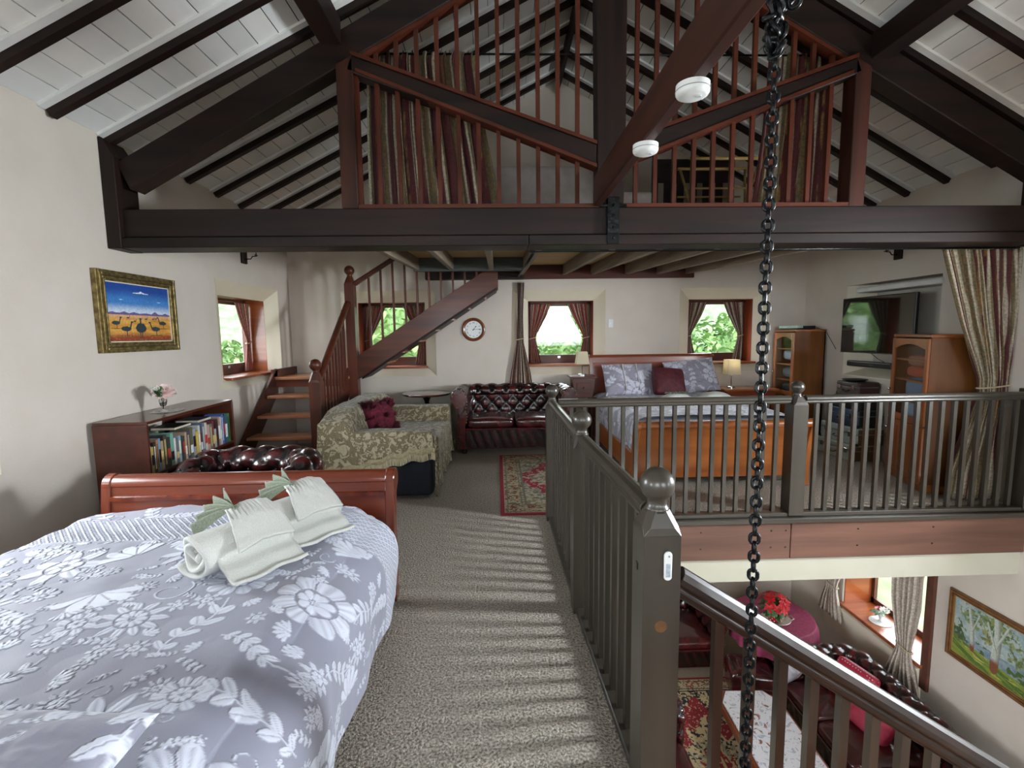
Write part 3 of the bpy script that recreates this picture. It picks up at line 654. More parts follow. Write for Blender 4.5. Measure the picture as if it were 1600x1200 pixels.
# ------------------------------------------------------------------ chesterfield leather furniture
def along(path, closed=False, step=.02):
    P = [np.array(p, float) for p in path]; out = []
    for a, b in zip(P[:-1], P[1:]):
        n = max(1, int(np.linalg.norm(b-a)/step)); out += [a+(b-a)*i/n for i in range(n)]
    return np.array(out+[P[-1]])
def u_path(w, d, r=.16, back=.0):
    """centre line of the roll: front of the left arm, round the back, front of the right arm; sofa faces -y"""
    pts = [(-w/2, -d/2)]
    for k in range(9): a = PI-k*PI/16; pts.append((-w/2+r+r*math.cos(a), d/2-r+r*math.sin(a)))
    for k in range(9): a = PI/2-k*PI/16; pts.append((w/2-r+r*math.cos(a), d/2-r+r*math.sin(a)))
    pts.append((w/2, -d/2)); return along(pts)
def roll_shell(t, w, d, h, seat, rr, m, pitch=.12, tuft=.030, name='rolled_back_and_arms', buttons=True, inner=.05, outer_z=.06, ripple=True, colf=None, drop=0):
    path = u_path(w, d); n = len(path); T = np.gradient(path, axis=0); T /= np.linalg.norm(T, axis=1)[:, None]
    Nn = np.stack([-T[:, 1], T[:, 0]], 1)*-1      # pointing into the seat
    s = np.concatenate([[0], np.cumsum(np.linalg.norm(np.diff(path, axis=0), axis=1))])
    # profile from seat level up the inside, over the roll, down the outside
    pr = [(inner, seat-.06)]
    for k in range(14): pr.append((inner, seat-.06+(h-rr-seat+.06-.02)*k/13))
    for k in range(25):
        a = -.25+k*(PI+.95)/24; pr.append((-.02+rr*math.cos(a)*1.0+ .0, h-rr+rr*math.sin(a)))
    pr += [(-.045, h-2.0*rr-.03), (-.045, (h-2*rr+outer_z)/2), (-.045, outer_z)]
    pr = along(pr, step=.012); pr = pr[np.concatenate([[True], np.linalg.norm(np.diff(pr, axis=0), axis=1) > 1e-5])]; m_ = len(pr); q = np.concatenate([[0], np.cumsum(np.linalg.norm(np.diff(pr, axis=0), axis=1))])
    PT = np.gradient(pr, axis=0); PT /= np.maximum(np.linalg.norm(PT, axis=1), 1e-6)[:, None]; PN = np.stack([PT[:, 1], -PT[:, 0]], 1)
    Sg, Qg = np.meshgrid(s, q); L = s[-1]; k = round(L/pitch); p = L/k
    a = Sg/p+Qg/(p*1.05); b = Sg/p-Qg/(p*1.05)
    bul = np.abs(np.sin(PI*a)*np.sin(PI*b))**.42
    qe = q[np.argmax(pr[:, 1])]+rr*1.5
    fade = 1-sstep(qe-.02, qe+.10, Qg); rib = np.abs(np.sin(PI*(Sg/p)))**.6
    disp = (bul*fade+rib*(1-fade)*(1-sstep(qe+.10, qe+.16, Qg))) if ripple else 0*bul
    D = tuft*disp
    off = pr[:, None, 0]+PN[:, None, 0]*D; zz = pr[:, None, 1]+PN[:, None, 1]*D
    P = np.stack([path[None, :, 0]+Nn[None, :, 0]*off, path[None, :, 1]+Nn[None, :, 1]*off, zz], -1)
    if drop: P[..., 2] -= drop*sstep(d/2-.15, -d/2, P[..., 1])*sstep(seat-.1, h, P[..., 2])
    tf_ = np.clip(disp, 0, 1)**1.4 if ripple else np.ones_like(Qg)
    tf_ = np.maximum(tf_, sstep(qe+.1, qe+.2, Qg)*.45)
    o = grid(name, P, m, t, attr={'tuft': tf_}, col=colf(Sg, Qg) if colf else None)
    if buttons:
        mb = MB()
        for i in range(2*k+1):
            for j in range(0, int(qe/(p*1.05/2))+1):
                if (i+j) % 2: continue
                ss, qq = i*p/2, j*p*1.05/2
                if qq < .03 or qq > qe-.02 or ss > L: continue
                si = min(n-1, int(np.searchsorted(s, ss))); qi = min(m_-1, int(np.searchsorted(q, qq)))
                mb.ball(tuple(P[qi, si]), .009, 6)
        mb.build('button', mat('leather_button', '1a0c0d', rough=.3) if 'leather_button' not in bpy.data.materials else bpy.data.materials['leather_button'], o, kind='stuff')
    # closed ends of the arms
    for e_, sg in ((0, -1), (-1, 1)):
        pts = [tuple(v) for v in P[:, e_]]; bc = (path[e_, 0]+Nn[e_, 0]*inner, path[e_, 1]-.0, outer_z)
        f = MB(); off_ = [(x, y-.012, z) for x, y, z in pts]+[(bc[0], bc[1]-.012, outer_z)]
        off_ = [off_[0]]+[off_[i_] for i_ in range(4, len(off_)-1, 4)]+[off_[-1]]; c = np.array((np.mean([q_[0] for q_ in off_]), off_[0][1], np.mean([q_[2] for q_ in off_]))); nn = len(off_)
        f.add(off_+[tuple(c+np.array((0, -.012, 0)))]+[(x, y+.04, z) for x, y, z in off_], [(i, (i+1) % nn, nn) for i in range(nn)]+[(i, nn+1+i, nn+1+(i+1) % nn, (i+1) % nn) for i in range(nn)])
        fo = f.build('arm_front', m, t)
        if colf is None:
            st_ = MB(); 
            for k_ in range(0, len(pts), 3): st_.ball((pts[k_][0]*.985+c[0]*.015, pts[k_][1]-.016, pts[k_][2]*.985+c[2]*.015), .006, 6)
            st_.build('stud', M_BRASS, fo, kind='stuff')
    return P, path
def cushion_mesh(w, d, h, puff=.03, n=20, wr=.006, seed=1):
    """rounded seat cushion: closed grid of a squashed superellipsoid"""
    th = np.linspace(-PI/2, PI/2, n); ph = np.linspace(-PI, PI, 2*n+1)[:-1]
    PH, TH = np.meshgrid(ph, th); se = lambda v, e: np.sign(v)*np.abs(v)**e
    X = w/2*se(np.cos(TH), .25)*se(np.cos(PH), .22); Y = d/2*se(np.cos(TH), .25)*se(np.sin(PH), .22); Z = h/2*se(np.sin(TH), .55)
    r = np.clip(1-(2*X/w)**2, 0, 1)*np.clip(1-(2*Y/d)**2, 0, 1)
    Z = Z*(1+puff/h*2*r)+wr*vnoise(X*14+9, Y*14+5, seed)*2*(Z > 0)
    return np.stack([X, Y, Z], -1)
def chesterfield(label, loc, rz, w, d, h, seat=.42, n_seat=2, cat='sofa', rr=.085, pitch=.185, name='chesterfield_sofa', drop=0):
    t = thing(name, label, cat, loc, rz); W_ = w-2*rr; D_ = d-rr
    roll_shell(t, W_, D_, h, seat, rr, M_LEATH, pitch, drop=drop)
    fr = D_/2
    # base with waved front
    U, V = np.meshgrid(np.linspace(-W_/2+.04, W_/2-.04, 70), np.linspace(.09, seat-.12, 12))
    Y = -fr+.02-.012*np.abs(np.sin(U*PI/.11+2.2*V/.2))**.5
    grid('base_front', np.stack([U, Y, V], -1), M_LEATH, t, attr={'tuft': np.abs(np.sin(U*PI/.11+2.2*V/.2))*.7})
    MB().box(-W_/2+.03, W_/2-.03, -fr+.025, D_/2-.02, .07, seat-.12).build('base', M_LEATH, t)
    MB().box(-W_/2+.05, W_/2-.05, -fr+.0, -fr+.04, seat-.125, seat-.10).build('front_rail', M_LEATH, t, bevel=.006)
    cw = (W_-.12)/n_seat
    for i in range(n_seat):
        P = cushion_mesh(cw-.008, D_-.06, .13, seed=i+3); P[..., 0] += -W_/2+.06+cw*(i+.5); P[..., 1] += -.03; P[..., 2] += seat-.045
        grid('seat_cushion', P, M_LEATH, t, attr={'tuft': np.full(P.shape[:2], .85)}, wrap=True)
    ft = MB().lathe([(.018, 0), (.03, .01), (.034, .04), (.022, .065), (.03, .075)], 12).mesh('foot', DK['z'], True)
    for sx in (-1, 1):
        for y in (-fr+.06, D_/2-.06): inst(ft, 'foot', t, (sx*(W_/2-.03), y, 0))
    return t
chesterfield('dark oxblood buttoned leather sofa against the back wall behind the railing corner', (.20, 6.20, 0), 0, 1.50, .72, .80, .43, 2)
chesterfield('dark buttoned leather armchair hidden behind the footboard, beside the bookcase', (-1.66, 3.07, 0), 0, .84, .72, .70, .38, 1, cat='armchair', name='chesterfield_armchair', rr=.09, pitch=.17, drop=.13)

# sofa under a patterned throw
t = thing('covered_sofa', 'dark blue two-seat sofa on the carpet, facing the stair well, under a floral throw', 'sofa', (-1.10, 5.135, 0), PI/2)
M_NAVY = mat('navy_upholstery', '10131d', '191d2a', .85, 60, bump=.4)
MB().box(-.78, .78, -.47, .44, .05, .36).build('base', M_NAVY, t, bevel=.03, seg=3)
MB().box(-.78, .78, .30, .50, .05, .69).build('back', M_NAVY, t, bevel=.04, seg=3)
for s_ in (-1, 1): MB().box(s_*.80-.10, s_*.80+.10, -.50, .45, .04, .55).build('arm', M_NAVY, t, bevel=.05, seg=4)
def throwmat():
    m, nt, bs = newmat('floral_throw'); v = mapping(nt, (1, 1, 1))
    n = nt.nodes.new('ShaderNodeTexNoise'); n.inputs['Scale'].default_value = 19; n.inputs['Detail'].default_value = 5; n.inputs['Roughness'].default_value = .65; n.inputs['Distortion'].default_value = 1.2
    nt.links.new(v, n.inputs['Vector'])
    r = nt.nodes.new('ShaderNodeValToRGB'); e = r.color_ramp.elements; e[0].position = .49; e[0].color = L4('544a35'); e[1].position = .55; e[1].color = L4('a49a80')
    x = r.color_ramp.elements.new(.44); x.color = L4('6f6449')
    nt.links.new(n.outputs[0], r.inputs[0]); nt.links.new(r.outputs[0], bs.inputs['Base Color']); bs.inputs['Roughness'].default_value = .85; bs.inputs['Sheen Weight'].default_value = .2
    add_bump(nt, bs, n.outputs[0], .3, .01); return m
M_THROW = throwmat(); M_FRINGE = mat('throw_fringe', '9c9274', 'b8ae92', .9, 80, (1, 1, .2), .5)
tw = thing('throw', 'olive and beige floral throw with fringed hem draped over the dark blue sofa', 'throw', (-1.10, 5.135, 0), PI/2)
# height field over the sofa, then skirts
NU, NV = 150, 110
xs = np.linspace(-1.0, 1.0, NU); ys = np.linspace(-.60, .60, NV); U, V = np.meshgrid(xs, ys)
arm = sstep(.56, .70, np.abs(U)); back = sstep(.12, .28, V)
top = np.maximum(.47+.165*arm, .47+.35*back*(1-.25*sstep(.5, .92, np.abs(U))**1.5))
top += .02*vnoise(U*4+8, V*4+3, 4)
ox = sstep(.86, 1.0, np.abs(U)); oy = np.maximum(sstep(.48, .60, V), sstep(.47, .60, -V)); o_ = np.maximum(ox, oy)
hem = np.where(U < -.3, .30+.22*sstep(-.45, .6, -V)*-1+.16*sstep(.1, -.5, V)*1.0, .10)
hem = np.where((U < -.7), .26+.18*sstep(.45, -.5, V), np.where(V < -.40, .07+.03*np.sin(U*14), .12))
Z = top*(1-o_)+hem*o_
Xd = np.where(np.abs(U) > .86, np.sign(U)*(.905+.03*sstep(.86, 1, np.abs(U))), U*1.0)+.008*vnoise(U*9, V*9, 8)
Yd = np.where(V > .48, .50+.03*sstep(.48, .6, V), np.where(V < -.47, -.50-.03*sstep(.47, .6, -V)-.02*np.sin(U*22)*sstep(.5, .6, -V), V))
Z += .012*np.sin(V*34)*ox*(1-oy)
P = np.stack([Xd, Yd, Z], -1); grid('cloth', P, M_THROW, tw, solid=.006)
E_ = [P[i, 0] for i in range(0, NV)]
bd = np.array([[p+np.array((-.004, 0, -.0))+np.array((0, 0, dz)) for p in E_] for dz in (.06, .03, 0.)])
grid('border_band', bd, mat('throw_border', '8b8163', 'a79d7e', .9, 60, (1, 1, 1), .4), tw, solid=.004)
fr = MB()
for k in range(0, len(E_)-1, 1):
    for f_ in (0, .5):
        p = E_[k]*(1-f_)+E_[k+1]*f_; fr.beam((p[0]-.006, p[1], p[2]+.01), (p[0]-.012, p[1]+random.uniform(-.006, .006), p[2]-.05), .006, .005, (0, 1, 0))
fr.build('fringe', M_FRINGE, tw, kind='stuff')
# hanging fold at the near front corner
Uq, Zq = np.meshgrid(np.linspace(0, 1, 40), np.linspace(.05, .60, 30))
Pq = np.stack([-.92+.10*Uq+.012*np.sin(Uq*15), -.535-.012*np.sin(Uq*19+Zq*4), Zq-.03*Uq], -1); grid('corner_fold', Pq, M_THROW, tw, solid=.006)

# fluffy cushion
def fluffy(label, loc, rot, w, h, dp, c1, c2, hair=1400, ln=.03, name='cushion'):
    t = thing(name, label, 'cushion', loc); P = cushion_mesh(w, h, dp, .05, 16)
    me = grid('cover', P, mat('plush_'+c1, c1, c2, .95, 30, bump=.5), t, wrap=True); me.rotation_euler = rot
    f = MB(); rs = np.random.RandomState(3); fl = P.reshape(-1, 3)
    for i in rs.randint(0, len(fl), hair):
        p = Vector(fl[i])+Vector(rs.uniform(-.012, .012, 3)); n = Vector((p.x/w, p.y/h, p.z/dp*.8)).normalized(); d = (n+Vector(rs.uniform(-.6, .6, 3))).normalized()*ln
        a = d.cross(Vector((.3, .5, .8))).normalized()*.006; f.add([p-a, p+a, p+d], [(0, 1, 2)])
    fo = f.build('pile', mat('pile_'+c1, c1, c2, .9, 20), me, kind='stuff'); return t
fluffy('fluffy dark burgundy cushion on the floral-covered sofa', (-1.22, 4.86, .665), (1.25, .0, .95), .34, .32, .14, '420c1a', '66162b', 3200, .045)

# round side table
t = thing('round_table', 'small round dark wooden pedestal table behind the covered sofa', 'table', (-.95, 6.36, 0))
MB().lathe([(.001, .705), (.30, .705), (.318, .712), (.322, .722), (.318, .732), (.30, .735), (.001, .737)], 40).build('table_top', wood('table_mahogany', '40211a', '5a3024', 'x', .22, coat=.6), t, autos=True)
MB().lathe([(.055, 0), (.055, .03), (.028, .07), (.035, .2), (.05, .28), (.03, .36), (.022, .5), (.03, .62), (.07, .70), (.09, .705)], 16).build('pedestal', DK['z'], t, smooth=True)
for k in range(3):
    a = k*2*PI/3+.5; MB().tube([(0, 0, .12), (.10*math.cos(a), .10*math.sin(a), .10), (.22*math.cos(a), .22*math.sin(a), .02), (.27*math.cos(a), .27*math.sin(a), .015)], .016, 8).build('leg', DK['x'], t, smooth=True)

# ------------------------------------------------------------------ clock, switch, painting, sconces
t = thing('wall_clock', 'round wooden wall clock with white dial below the loft stair', 'clock', (-.326, 6.698, 1.56))
def rotm(o): o.rotation_euler = (PI/2, 0, 0); return o
rotm(MB().lathe([(.118, 0), (.160, 0), (.163, .012), (.157, .028), (.145, .033), (.132, .028), (.121, .022), (.118, .012), (.118, 0)], 40, caps=False).build('case', wood('clock_timber', '5a2c14', '7c4424', 'x', .35, coat=.3), t, autos=True))
dial = rotm(MB().lathe([(.001, .006), (.121, .006), (.121, .010), (.001, .010)], 40).build('dial', mat('dial_white', 'e2e6e4', rough=.4), t))
M_INK = mat('black_ink', '15171a', rough=.5)
def text_mesh(s, size, ext=.0006):
    cu = bpy.data.curves.new('txt', 'FONT'); cu.body = s; cu.size = size; cu.extrude = ext; cu.align_x = 'CENTER'; cu.align_y = 'CENTER'; cu.resolution_u = 2
    o = bpy.data.objects.new('txt', cu); C.objects.link(o); dg = bpy.context.evaluated_depsgraph_get()
    me = bpy.data.meshes.new_from_object(o.evaluated_get(dg)); bpy.data.objects.remove(o); return me
for i, s in enumerate(('XII', 'I', 'II', 'III', 'IIII', 'V', 'VI', 'VII', 'VIII', 'IX', 'X', 'XI')):
    a = PI/2-i*PI/6; me = text_mesh(s, .030); me.materials.append(M_INK)
    inst(me, 'numeral', dial, (.092*math.cos(a), .092*math.sin(a), .0108), (0, 0, a-PI/2))
def hand(name, ang, ln, w):
    d = Vector((math.sin(ang), math.cos(ang), 0)); p = Vector((-d.y, d.x, 0))*-1
    m_ = MB().add([Vector((0,0,.013))-d*.02-p*w*.5, Vector((0,0,.013))-d*.02+p*w*.5, Vector((0,0,.013))+d*ln*.72+p*w*.4, Vector((0,0,.013))+d*ln*.80+p*w*1.3, Vector((0,0,.013))+d*ln, Vector((0,0,.013))+d*ln*.80-p*w*1.3, Vector((0,0,.013))+d*ln*.72-p*w*.4], [tuple(range(7))])
    rotm(m_.build(name, M_INK, t))
hand('hour_hand', math.radians(38), .062, .007); hand('minute_hand', math.radians(88), .098, .005)
rotm(MB().lathe([(.001, .010), (.007, .010), (.006, .016), (.001, .017)], 12).build('hub', M_INK, t))
t = thing('light_switch', 'white light switch on the back wall between the two right windows', 'switch', (1.582, 6.70, 1.565))
MB().box(-.035, .035, -.008, 0, 0, .115).build('plate', M_WHITEPL, t, bevel=.003); MB().box(-.009, .009, -.013, -.008, .045, .07).build('rocker', mat('switch_rocker', 'eceeee', rough=.3), t, bevel=.002)
def disc_img(res_u, res_v): return np.meshgrid(np.linspace(0, 1, res_u), np.linspace(0, 1, res_v))
def lerp(a, b, t): return a*(1-t[..., None])+b*t[..., None]
def cc(h): return np.array(lin(h))
def emu_canvas(nu=230, nv=190):
    U, V = disc_img(nu, nv); sky = lerp(cc('c9d6e6'), cc('3f7fc4'), sstep(.50, .68, V)); sky = lerp(sky, cc('1b4596'), sstep(.70, .92, V+.05*vnoise(U*6, V*8, 3)))
    g = lerp(cc('c48a34'), cc('dba653'), sstep(-.2, .2, vnoise(U*4, V*22, 11))); g = lerp(g, cc('d9a77c'), sstep(.36, .46, V)); g = lerp(cc('8e4326'), g, sstep(.05, .18, V+.08*vnoise(U*12, V*6, 2)))
    col = np.where((V > .475)[..., None], sky, g)
    ridge = .475+.02+.03*np.maximum.reduce([np.clip(1-abs(U-c)/w, 0, 1)*h for c, w, h in ((.08, .05, .6), (.25, .06, .9), (.40, .07, .8), (.58, .08, .4), (.74, .06, 1.5), (.92, .05, .9))])
    col = np.where(((V > .465) & (V < ridge))[..., None], cc('6a5a8e'), col)
    for cx, cy, sx, sy in ((.53, .865, .05, .012), (.46, .855, .06, .008), (.60, .855, .05, .008), (.53, .878, .02, .014), (.22, .72, .03, .006), (.82, .72, .035, .006)):
        k = sstep(1.2, .7, np.sqrt(((U-cx)/sx)**2+((V-cy)/sy)**2)+.5*vnoise(U*40, V*40, 6)); col = lerp(col, cc('e4edf4'), k)
    def bird(cx, cy, s, flip, col, front=False):
        f = -1 if flip else 1; gcol = cc('2f3a42')
        m = ((U-cx)/(.075*s if not front else .085*s))**2+((V-cy)/(.042*s if not front else .085*s))**2 < 1+.5*vnoise(U*50, V*50, 4)
        nx = cx+(f*.06*s if not front else 0)
        m |= (abs(U-nx-(V-cy)*.25*f*(not front)) < .010*s) & (V > cy) & (V < cy+(.12 if not front else .17)*s)
        m |= (((U-nx-(.035*s*f if not front else 0))/(.022*s))**2+((V-cy-(.12 if not front else .165)*s)/(.014*s))**2) < 1
        m |= (abs(U-cx-.012*s) < .006*s) & (V < cy) & (V > cy-(.11 if not front else .19)*s)
        if front: m |= (abs(U-cx+.02*s) < .006*s) & (V < cy) & (V > cy-.19*s)
        col = np.where(m[..., None], gcol, col)
        sh = (((U-cx)/(.10*s))**2+((V-cy+(.12 if not front else .20)*s)/(.010*s))**2) < 1
        return np.where(sh[..., None], cc('7b4a22'), col)
    for a in ((.12, .32, .8, 0), (.26, .22, 1.0, 0), (.86, .33, .85, 1), (.73, .22, 1.0, 1)): col = bird(a[0], a[1], a[2], a[3], col)
    col = bird(.49, .235, 1.0, 0, col, True)
    for cx, cy in ((.30, .41), (.40, .355), (.58, .40), (.70, .405), (.745, .41)): col = bird(cx, cy, .28, 0, col)
    fl = (vnoise(U*60, V*60, 8) > .27) & (V < .13); col = np.where(fl[..., None], cc('cfae94'), col)
    fl = (vnoise(U*50+9, V*50, 18) > .22) & (V < .10); col = np.where(fl[..., None], cc('7e2418'), col)
    return col
def picture(label, tf, u0, u1, z0, z1, canvas, fw_, fd, fmat, liner, name='painting', flip=False):
    t = thing(name, label, 'painting', tf((u0+u1)/2, -.0, z0)); c = t.location
    def loc(mb): mb.v = [(a-c[0], b-c[1], z-c[2]) for a, b, z in mb.v]; return mb
    fr = MB()
    for k, (o, d) in enumerate(((0, fd*.8), (fw_*.25, fd), (fw_*.55, fd*.7), (fw_*.82, fd*.85))):
        w = fw_-o if k == 3 else fw_*.30
        if k == 2: w = fw_*.3
        for a, b, e_, f_ in ((u0+o, u0+o+w, z0+o, z1-o), (u1-o-w, u1-o, z0+o, z1-o), (u0+o+w, u1-o-w, z0+o, z0+o+w), (u0+o+w, u1-o-w, z1-o-w, z1-o)): tbox(fr, tf, a, b, -d, 0, e_, f_)
    loc(fr).build('frame', fmat, t, bevel=.003)
    ln_ = MB(); a0, a1, b0, b1 = u0+fw_, u1-fw_, z0+fw_, z1-fw_
    for a, b, e_, f_ in ((a0-.001, a0+.008, b0, b1), (a1-.008, a1+.001, b0, b1), (a0, a1, b0-.001, b0+.008), (a0, a1, b1-.008, b1+.001)): tbox(ln_, tf, a, b, -fd*.55, 0, e_, f_)
    loc(ln_).build('liner', liner, t)
    nv, nu = canvas.shape[:2]; us = np.linspace(a0+.006, a1-.006, nu); zs = np.linspace(b0+.006, b1-.006, nv)
    if flip: us = us[::-1]
    P = np.array([[tf(u, -fd*.45, z) for u in us] for z in zs])-np.array(c); grid('canvas', P, M_PAINT, t, col=canvas); return t
M_GILT = mat('gilt_frame', '6a5a38', '9e8c5c', .35, 30, (1, 1, 1), .5, metal=.75)
picture('gilt-framed painting of dark birds on orange plains under a blue sky, left wall', TL, 3.48, 4.31, 1.395, 1.99, emu_canvas(), .075, .05, M_GILT, mat('cream_liner', 'd6cdb4', rough=.6))
for lb, tf, u, z in (('small iron bracket on a wooden block high on the left wall', TL, 5.55, 2.33), ('small iron bracket on a wooden block high on the right wall', TR, 5.15, 2.26)):
    c = tf(u, 0, z); t = thing('wall_bracket', lb, 'bracket', c)
    def lc(mb): mb.v = [(a-c[0], b-c[1], z_-c[2]) for a, b, z_ in mb.v]; return mb
    m_ = MB(); tbox(m_, tf, u-.05, u+.05, -.03, 0, z-.02, z+.12); lc(m_).build('block', DK['z'], t, bevel=.006)
    pts = [tf(u, -.03, z+.03), tf(u, -.09, z+.03), tf(u, -.11, z+.06), tf(u, -.15, z+.06), tf(u, -.15, z+.10)]
    lc(MB().tube(pts, .006, 8)).build('arm', M_IRON, t, smooth=True); lc(MB().tube([tf(u-.03, -.15, z+.07), tf(u+.03, -.15, z+.07)], .006, 8)).build('cross_bar', M_IRON, t, smooth=True)

# ------------------------------------------------------------------ bookcase, books, vase
t = thing('bookcase', 'low dark veneered bookcase against the left wall below the painting', 'bookcase', (-2.62, 3.90, 0), .035)
L2, Dp, Hh = .57, .18, .925
MB().box(-Dp, Dp, -L2-.005, L2+.005, Hh-.02, Hh).build('top', M_BOOKCASE, t, bevel=.002)
for s_ in (-1, 1): MB().box(-Dp, Dp, s_*L2-.01, s_*L2+.01, 0, Hh-.02).build('side', M_BOOKCASE, t, bevel=.002)
MB().box(-Dp, -Dp+.006, .16, L2-.01, .04, Hh-.02).box(-Dp, -Dp+.006, -L2+.01, -.25, .04, Hh-.30).build('back_panel', M_BOOKCASE, t)
sh_z = .545
for z in (.05, .30, sh_z): MB().box(-Dp+.008, Dp-.004, -L2+.01, L2-.01, z-.018, z).build('shelf', M_BOOKCASE, t)
cols = [('cream', 'cfc7a8', .20), ('mustard yellow', 'c0a73a', .19), ('black with white lettering', '121212', .215), ('orange and brown', 'b37a4c', .23), ('light blue', '6f9fc8', .235), ('tan', 'b49a6c', .21), ('dark brown', '2c2320', .245),
        ('black', '17181a', .22), ('sea green', '6fae9a', .245), ('white', 'd9d8d0', .20), ('grey', '6e7076', .19), ('pale blue', '9fb7cf', .205), ('dark green', '233b30', .20), ('charcoal', '33312f', .19), ('cream and red', 'c7a886', .215),
        ('navy', '2b3563', .215), ('olive', '5c5a3b', .24), ('pale grey', 'a9abac', .22), ('bright yellow', 'd8b41e', .195), ('white and black', 'd3d4d2', .235), ('maroon', '5a1a22', .17), ('slate blue', '5d6f86', .245), ('off-white', 'd7d2c4', .24),
        ('pink and cream', 'caa09a', .215), ('grey-green', '707c6a', .215), ('crimson', '7c1c2a', .235), ('silver', 'b9bcbe', .16), ('dark red', '4d1620', .24), ('rose beige', 'b08a80', .25), ('ivory', 'd5d0c2', .25), ('royal blue', '4763b4', .265), ('deep blue', '27418e', .25), ('teal', '1c5a5c', .265), ('leaf green', '2f7a45', .26)]
M_BOOK = attrmat('printed_book_cover', .45, .1, 80)
y = -L2+.016; rb = random.Random(4); bt = Matrix.Translation(t.location) @ Matrix.Rotation(.035, 4, 'Z'); nb_ = len(cols)
wsum = 2*L2-.05; ws = [rb.uniform(.7, 1.35) for _ in cols]; kf = wsum/sum(ws)
for i, ((cn, hx, hh), wf) in enumerate(zip(cols, ws)):
    w = wf*kf; dpt = rb.uniform(.14, .17); yc = y+w/2; y += w
    p = bt @ Vector((Dp-.02-dpt/2, yc, sh_z)); bc = tuple(.8*v_+.03 for v_ in lin(hx)); band = lin(rb.choice(['e6e2d4', 'd8c27a', '1a1a1e', 'b8402e', 'dfe4ea'])); pg = lin('d9d2be')
    where = ('near end' if i < nb_/2 else 'far end'); o_ = ORD[i] if i < nb_/2 else ORD[nb_-1-i]
    b = thing('book', f'{cn} book on the bookcase shelf, {o_} from its {where}', 'book', p, .035, 'books on the top shelf of the low bookcase')
    m_ = MB(); h2 = w/2-.0012
    m_.box(-dpt/2, dpt/2, -h2, -h2+.002, 0, hh, bc).box(-dpt/2, dpt/2, h2-.002, h2, 0, hh, bc).box(dpt/2-.003, dpt/2, -h2+.002, h2-.002, 0, hh, bc)
    z0_ = hh*rb.uniform(.15, .35); z1_ = z0_+hh*rb.uniform(.25, .5)
    if 'lettering' in cn or i % 3 == 0:
        zz = hh*.12
        while zz < hh*.88: m_.box(dpt/2, dpt/2+.0006, -h2*.45, h2*.45, zz, zz+.007, band if 'black' not in cn else lin('eeeeea')); zz += .011
    else: m_.box(dpt/2, dpt/2+.0006, -h2*.9, h2*.9, z0_, z1_, band)
    m_.build('cover', M_BOOK, b)
    MB().box(-dpt/2+.003, dpt/2-.004, -h2+.0025, h2-.0025, .003, hh-.004, pg).build('pages', M_BOOK, b)
for i, (yy, ww, hx, cn) in enumerate(((-.08, .22, '17181b', 'black'), (.22, .20, '5b6068', 'grey'))):
    p = bt @ Vector((.02, yy, sh_z+.245+.0)); b = thing('book', f'{cn} book lying flat on top of the row of books', 'book', p, .05)
    MB().box(-.08, .10, -ww/2, ww/2, 0, .003, lin(hx)).box(-.08, .10, -ww/2, ww/2, .019, .022, lin(hx)).box(-.083, -.08, -ww/2, ww/2, 0, .022, lin(hx)).build('cover', M_BOOK, b)
    MB().box(-.078, .097, -ww/2+.003, ww/2-.003, .003, .019, lin('cfc8b4')).build('pages', M_BOOK, b)
# lower shelf books
for i in range(9):
    p = bt @ Vector((.06, .0+.045*i+.02, .30)); hx = rb.choice(['3a3d44', '5b4a3a', '22262e', '6b6e70', '40302a'])
    b = thing('book', f'dark book on the lower bookcase shelf behind the armchair, {ORD[8-i]} from the far end', 'book', p, .035, 'books on the lower shelf of the low bookcase')
    MB().box(-.07, .07, -.02, .02, 0, .19, lin(hx)).build('cover', M_BOOK, b)

M_PETAL = mat('pale_rose_petal', 'e6d8d3', 'edc9c6', .6, 20); M_PETALW = mat('white_petal', 'dfe0d8', 'eeeeea', .6, 20); M_LEAF = mat('leaf_green', '274a26', '3f6b35', .5, 30); M_REDP = mat('poinsettia_red', 'a5101a', 'd01c28', .55, 30)
def petal(mb, c, d, upv, ln, wd, curl=.3):
    d = Vector(d).normalized(); s_ = d.cross(Vector(upv)).normalized(); n_ = s_.cross(d); c = Vector(c); vs = []
    for t_ in (0, .35, .7, 1):
        w = wd*math.sin(PI*(.12+.80*t_))**.8; p = c+d*ln*t_+n_*curl*ln*t_*t_
        vs += [p-s_*w/2, p+n_*wd*-.12, p+s_*w/2]
    mb.add(vs, [(i*3+j, i*3+j+1, (i+1)*3+j+1, (i+1)*3+j) for i in range(3) for j in (0, 1)])
def rose(mb, c, r, n=3, axis=(0,0,1)):
    ax = Vector(axis).normalized(); q = ax.to_track_quat('Z', 'Y')
    for ring in range(n):
        k = 5+ring*2; el = 1.25-ring*.45
        for i in range(k):
            a = 2*PI*i/k+ring*.5; d = q @ Vector((math.cos(a)*math.cos(el), math.sin(a)*math.cos(el), math.sin(el)))
            petal(mb, Vector(c), d, q @ Vector((0, 0, 1)), r*(.55+.22*ring), r*.62, .25)
t = thing('flower_vase', 'small clear glass vase of pale pink and white roses on the bookcase', 'vase', (-2.62, 3.80, .928))
MB().lathe([(.001, 0), (.034, 0), (.030, .006), (.010, .016), (.009, .03), (.022, .05), (.028, .08), (.026, .10), (.034, .112), (.031, .112), (.023, .10), (.024, .08), (.018, .052), (.001, .04)], 20).build('glass', M_CLEAR, t, smooth=True)
mb = MB(); rose(mb, (.01, .0, .15), .065, 4, (.3, -.5, .6)); rose(mb, (.01, .06, .16), .04, 3, (.2, .4, .8)); mb.build('rose', M_PETAL, t, smooth=True)
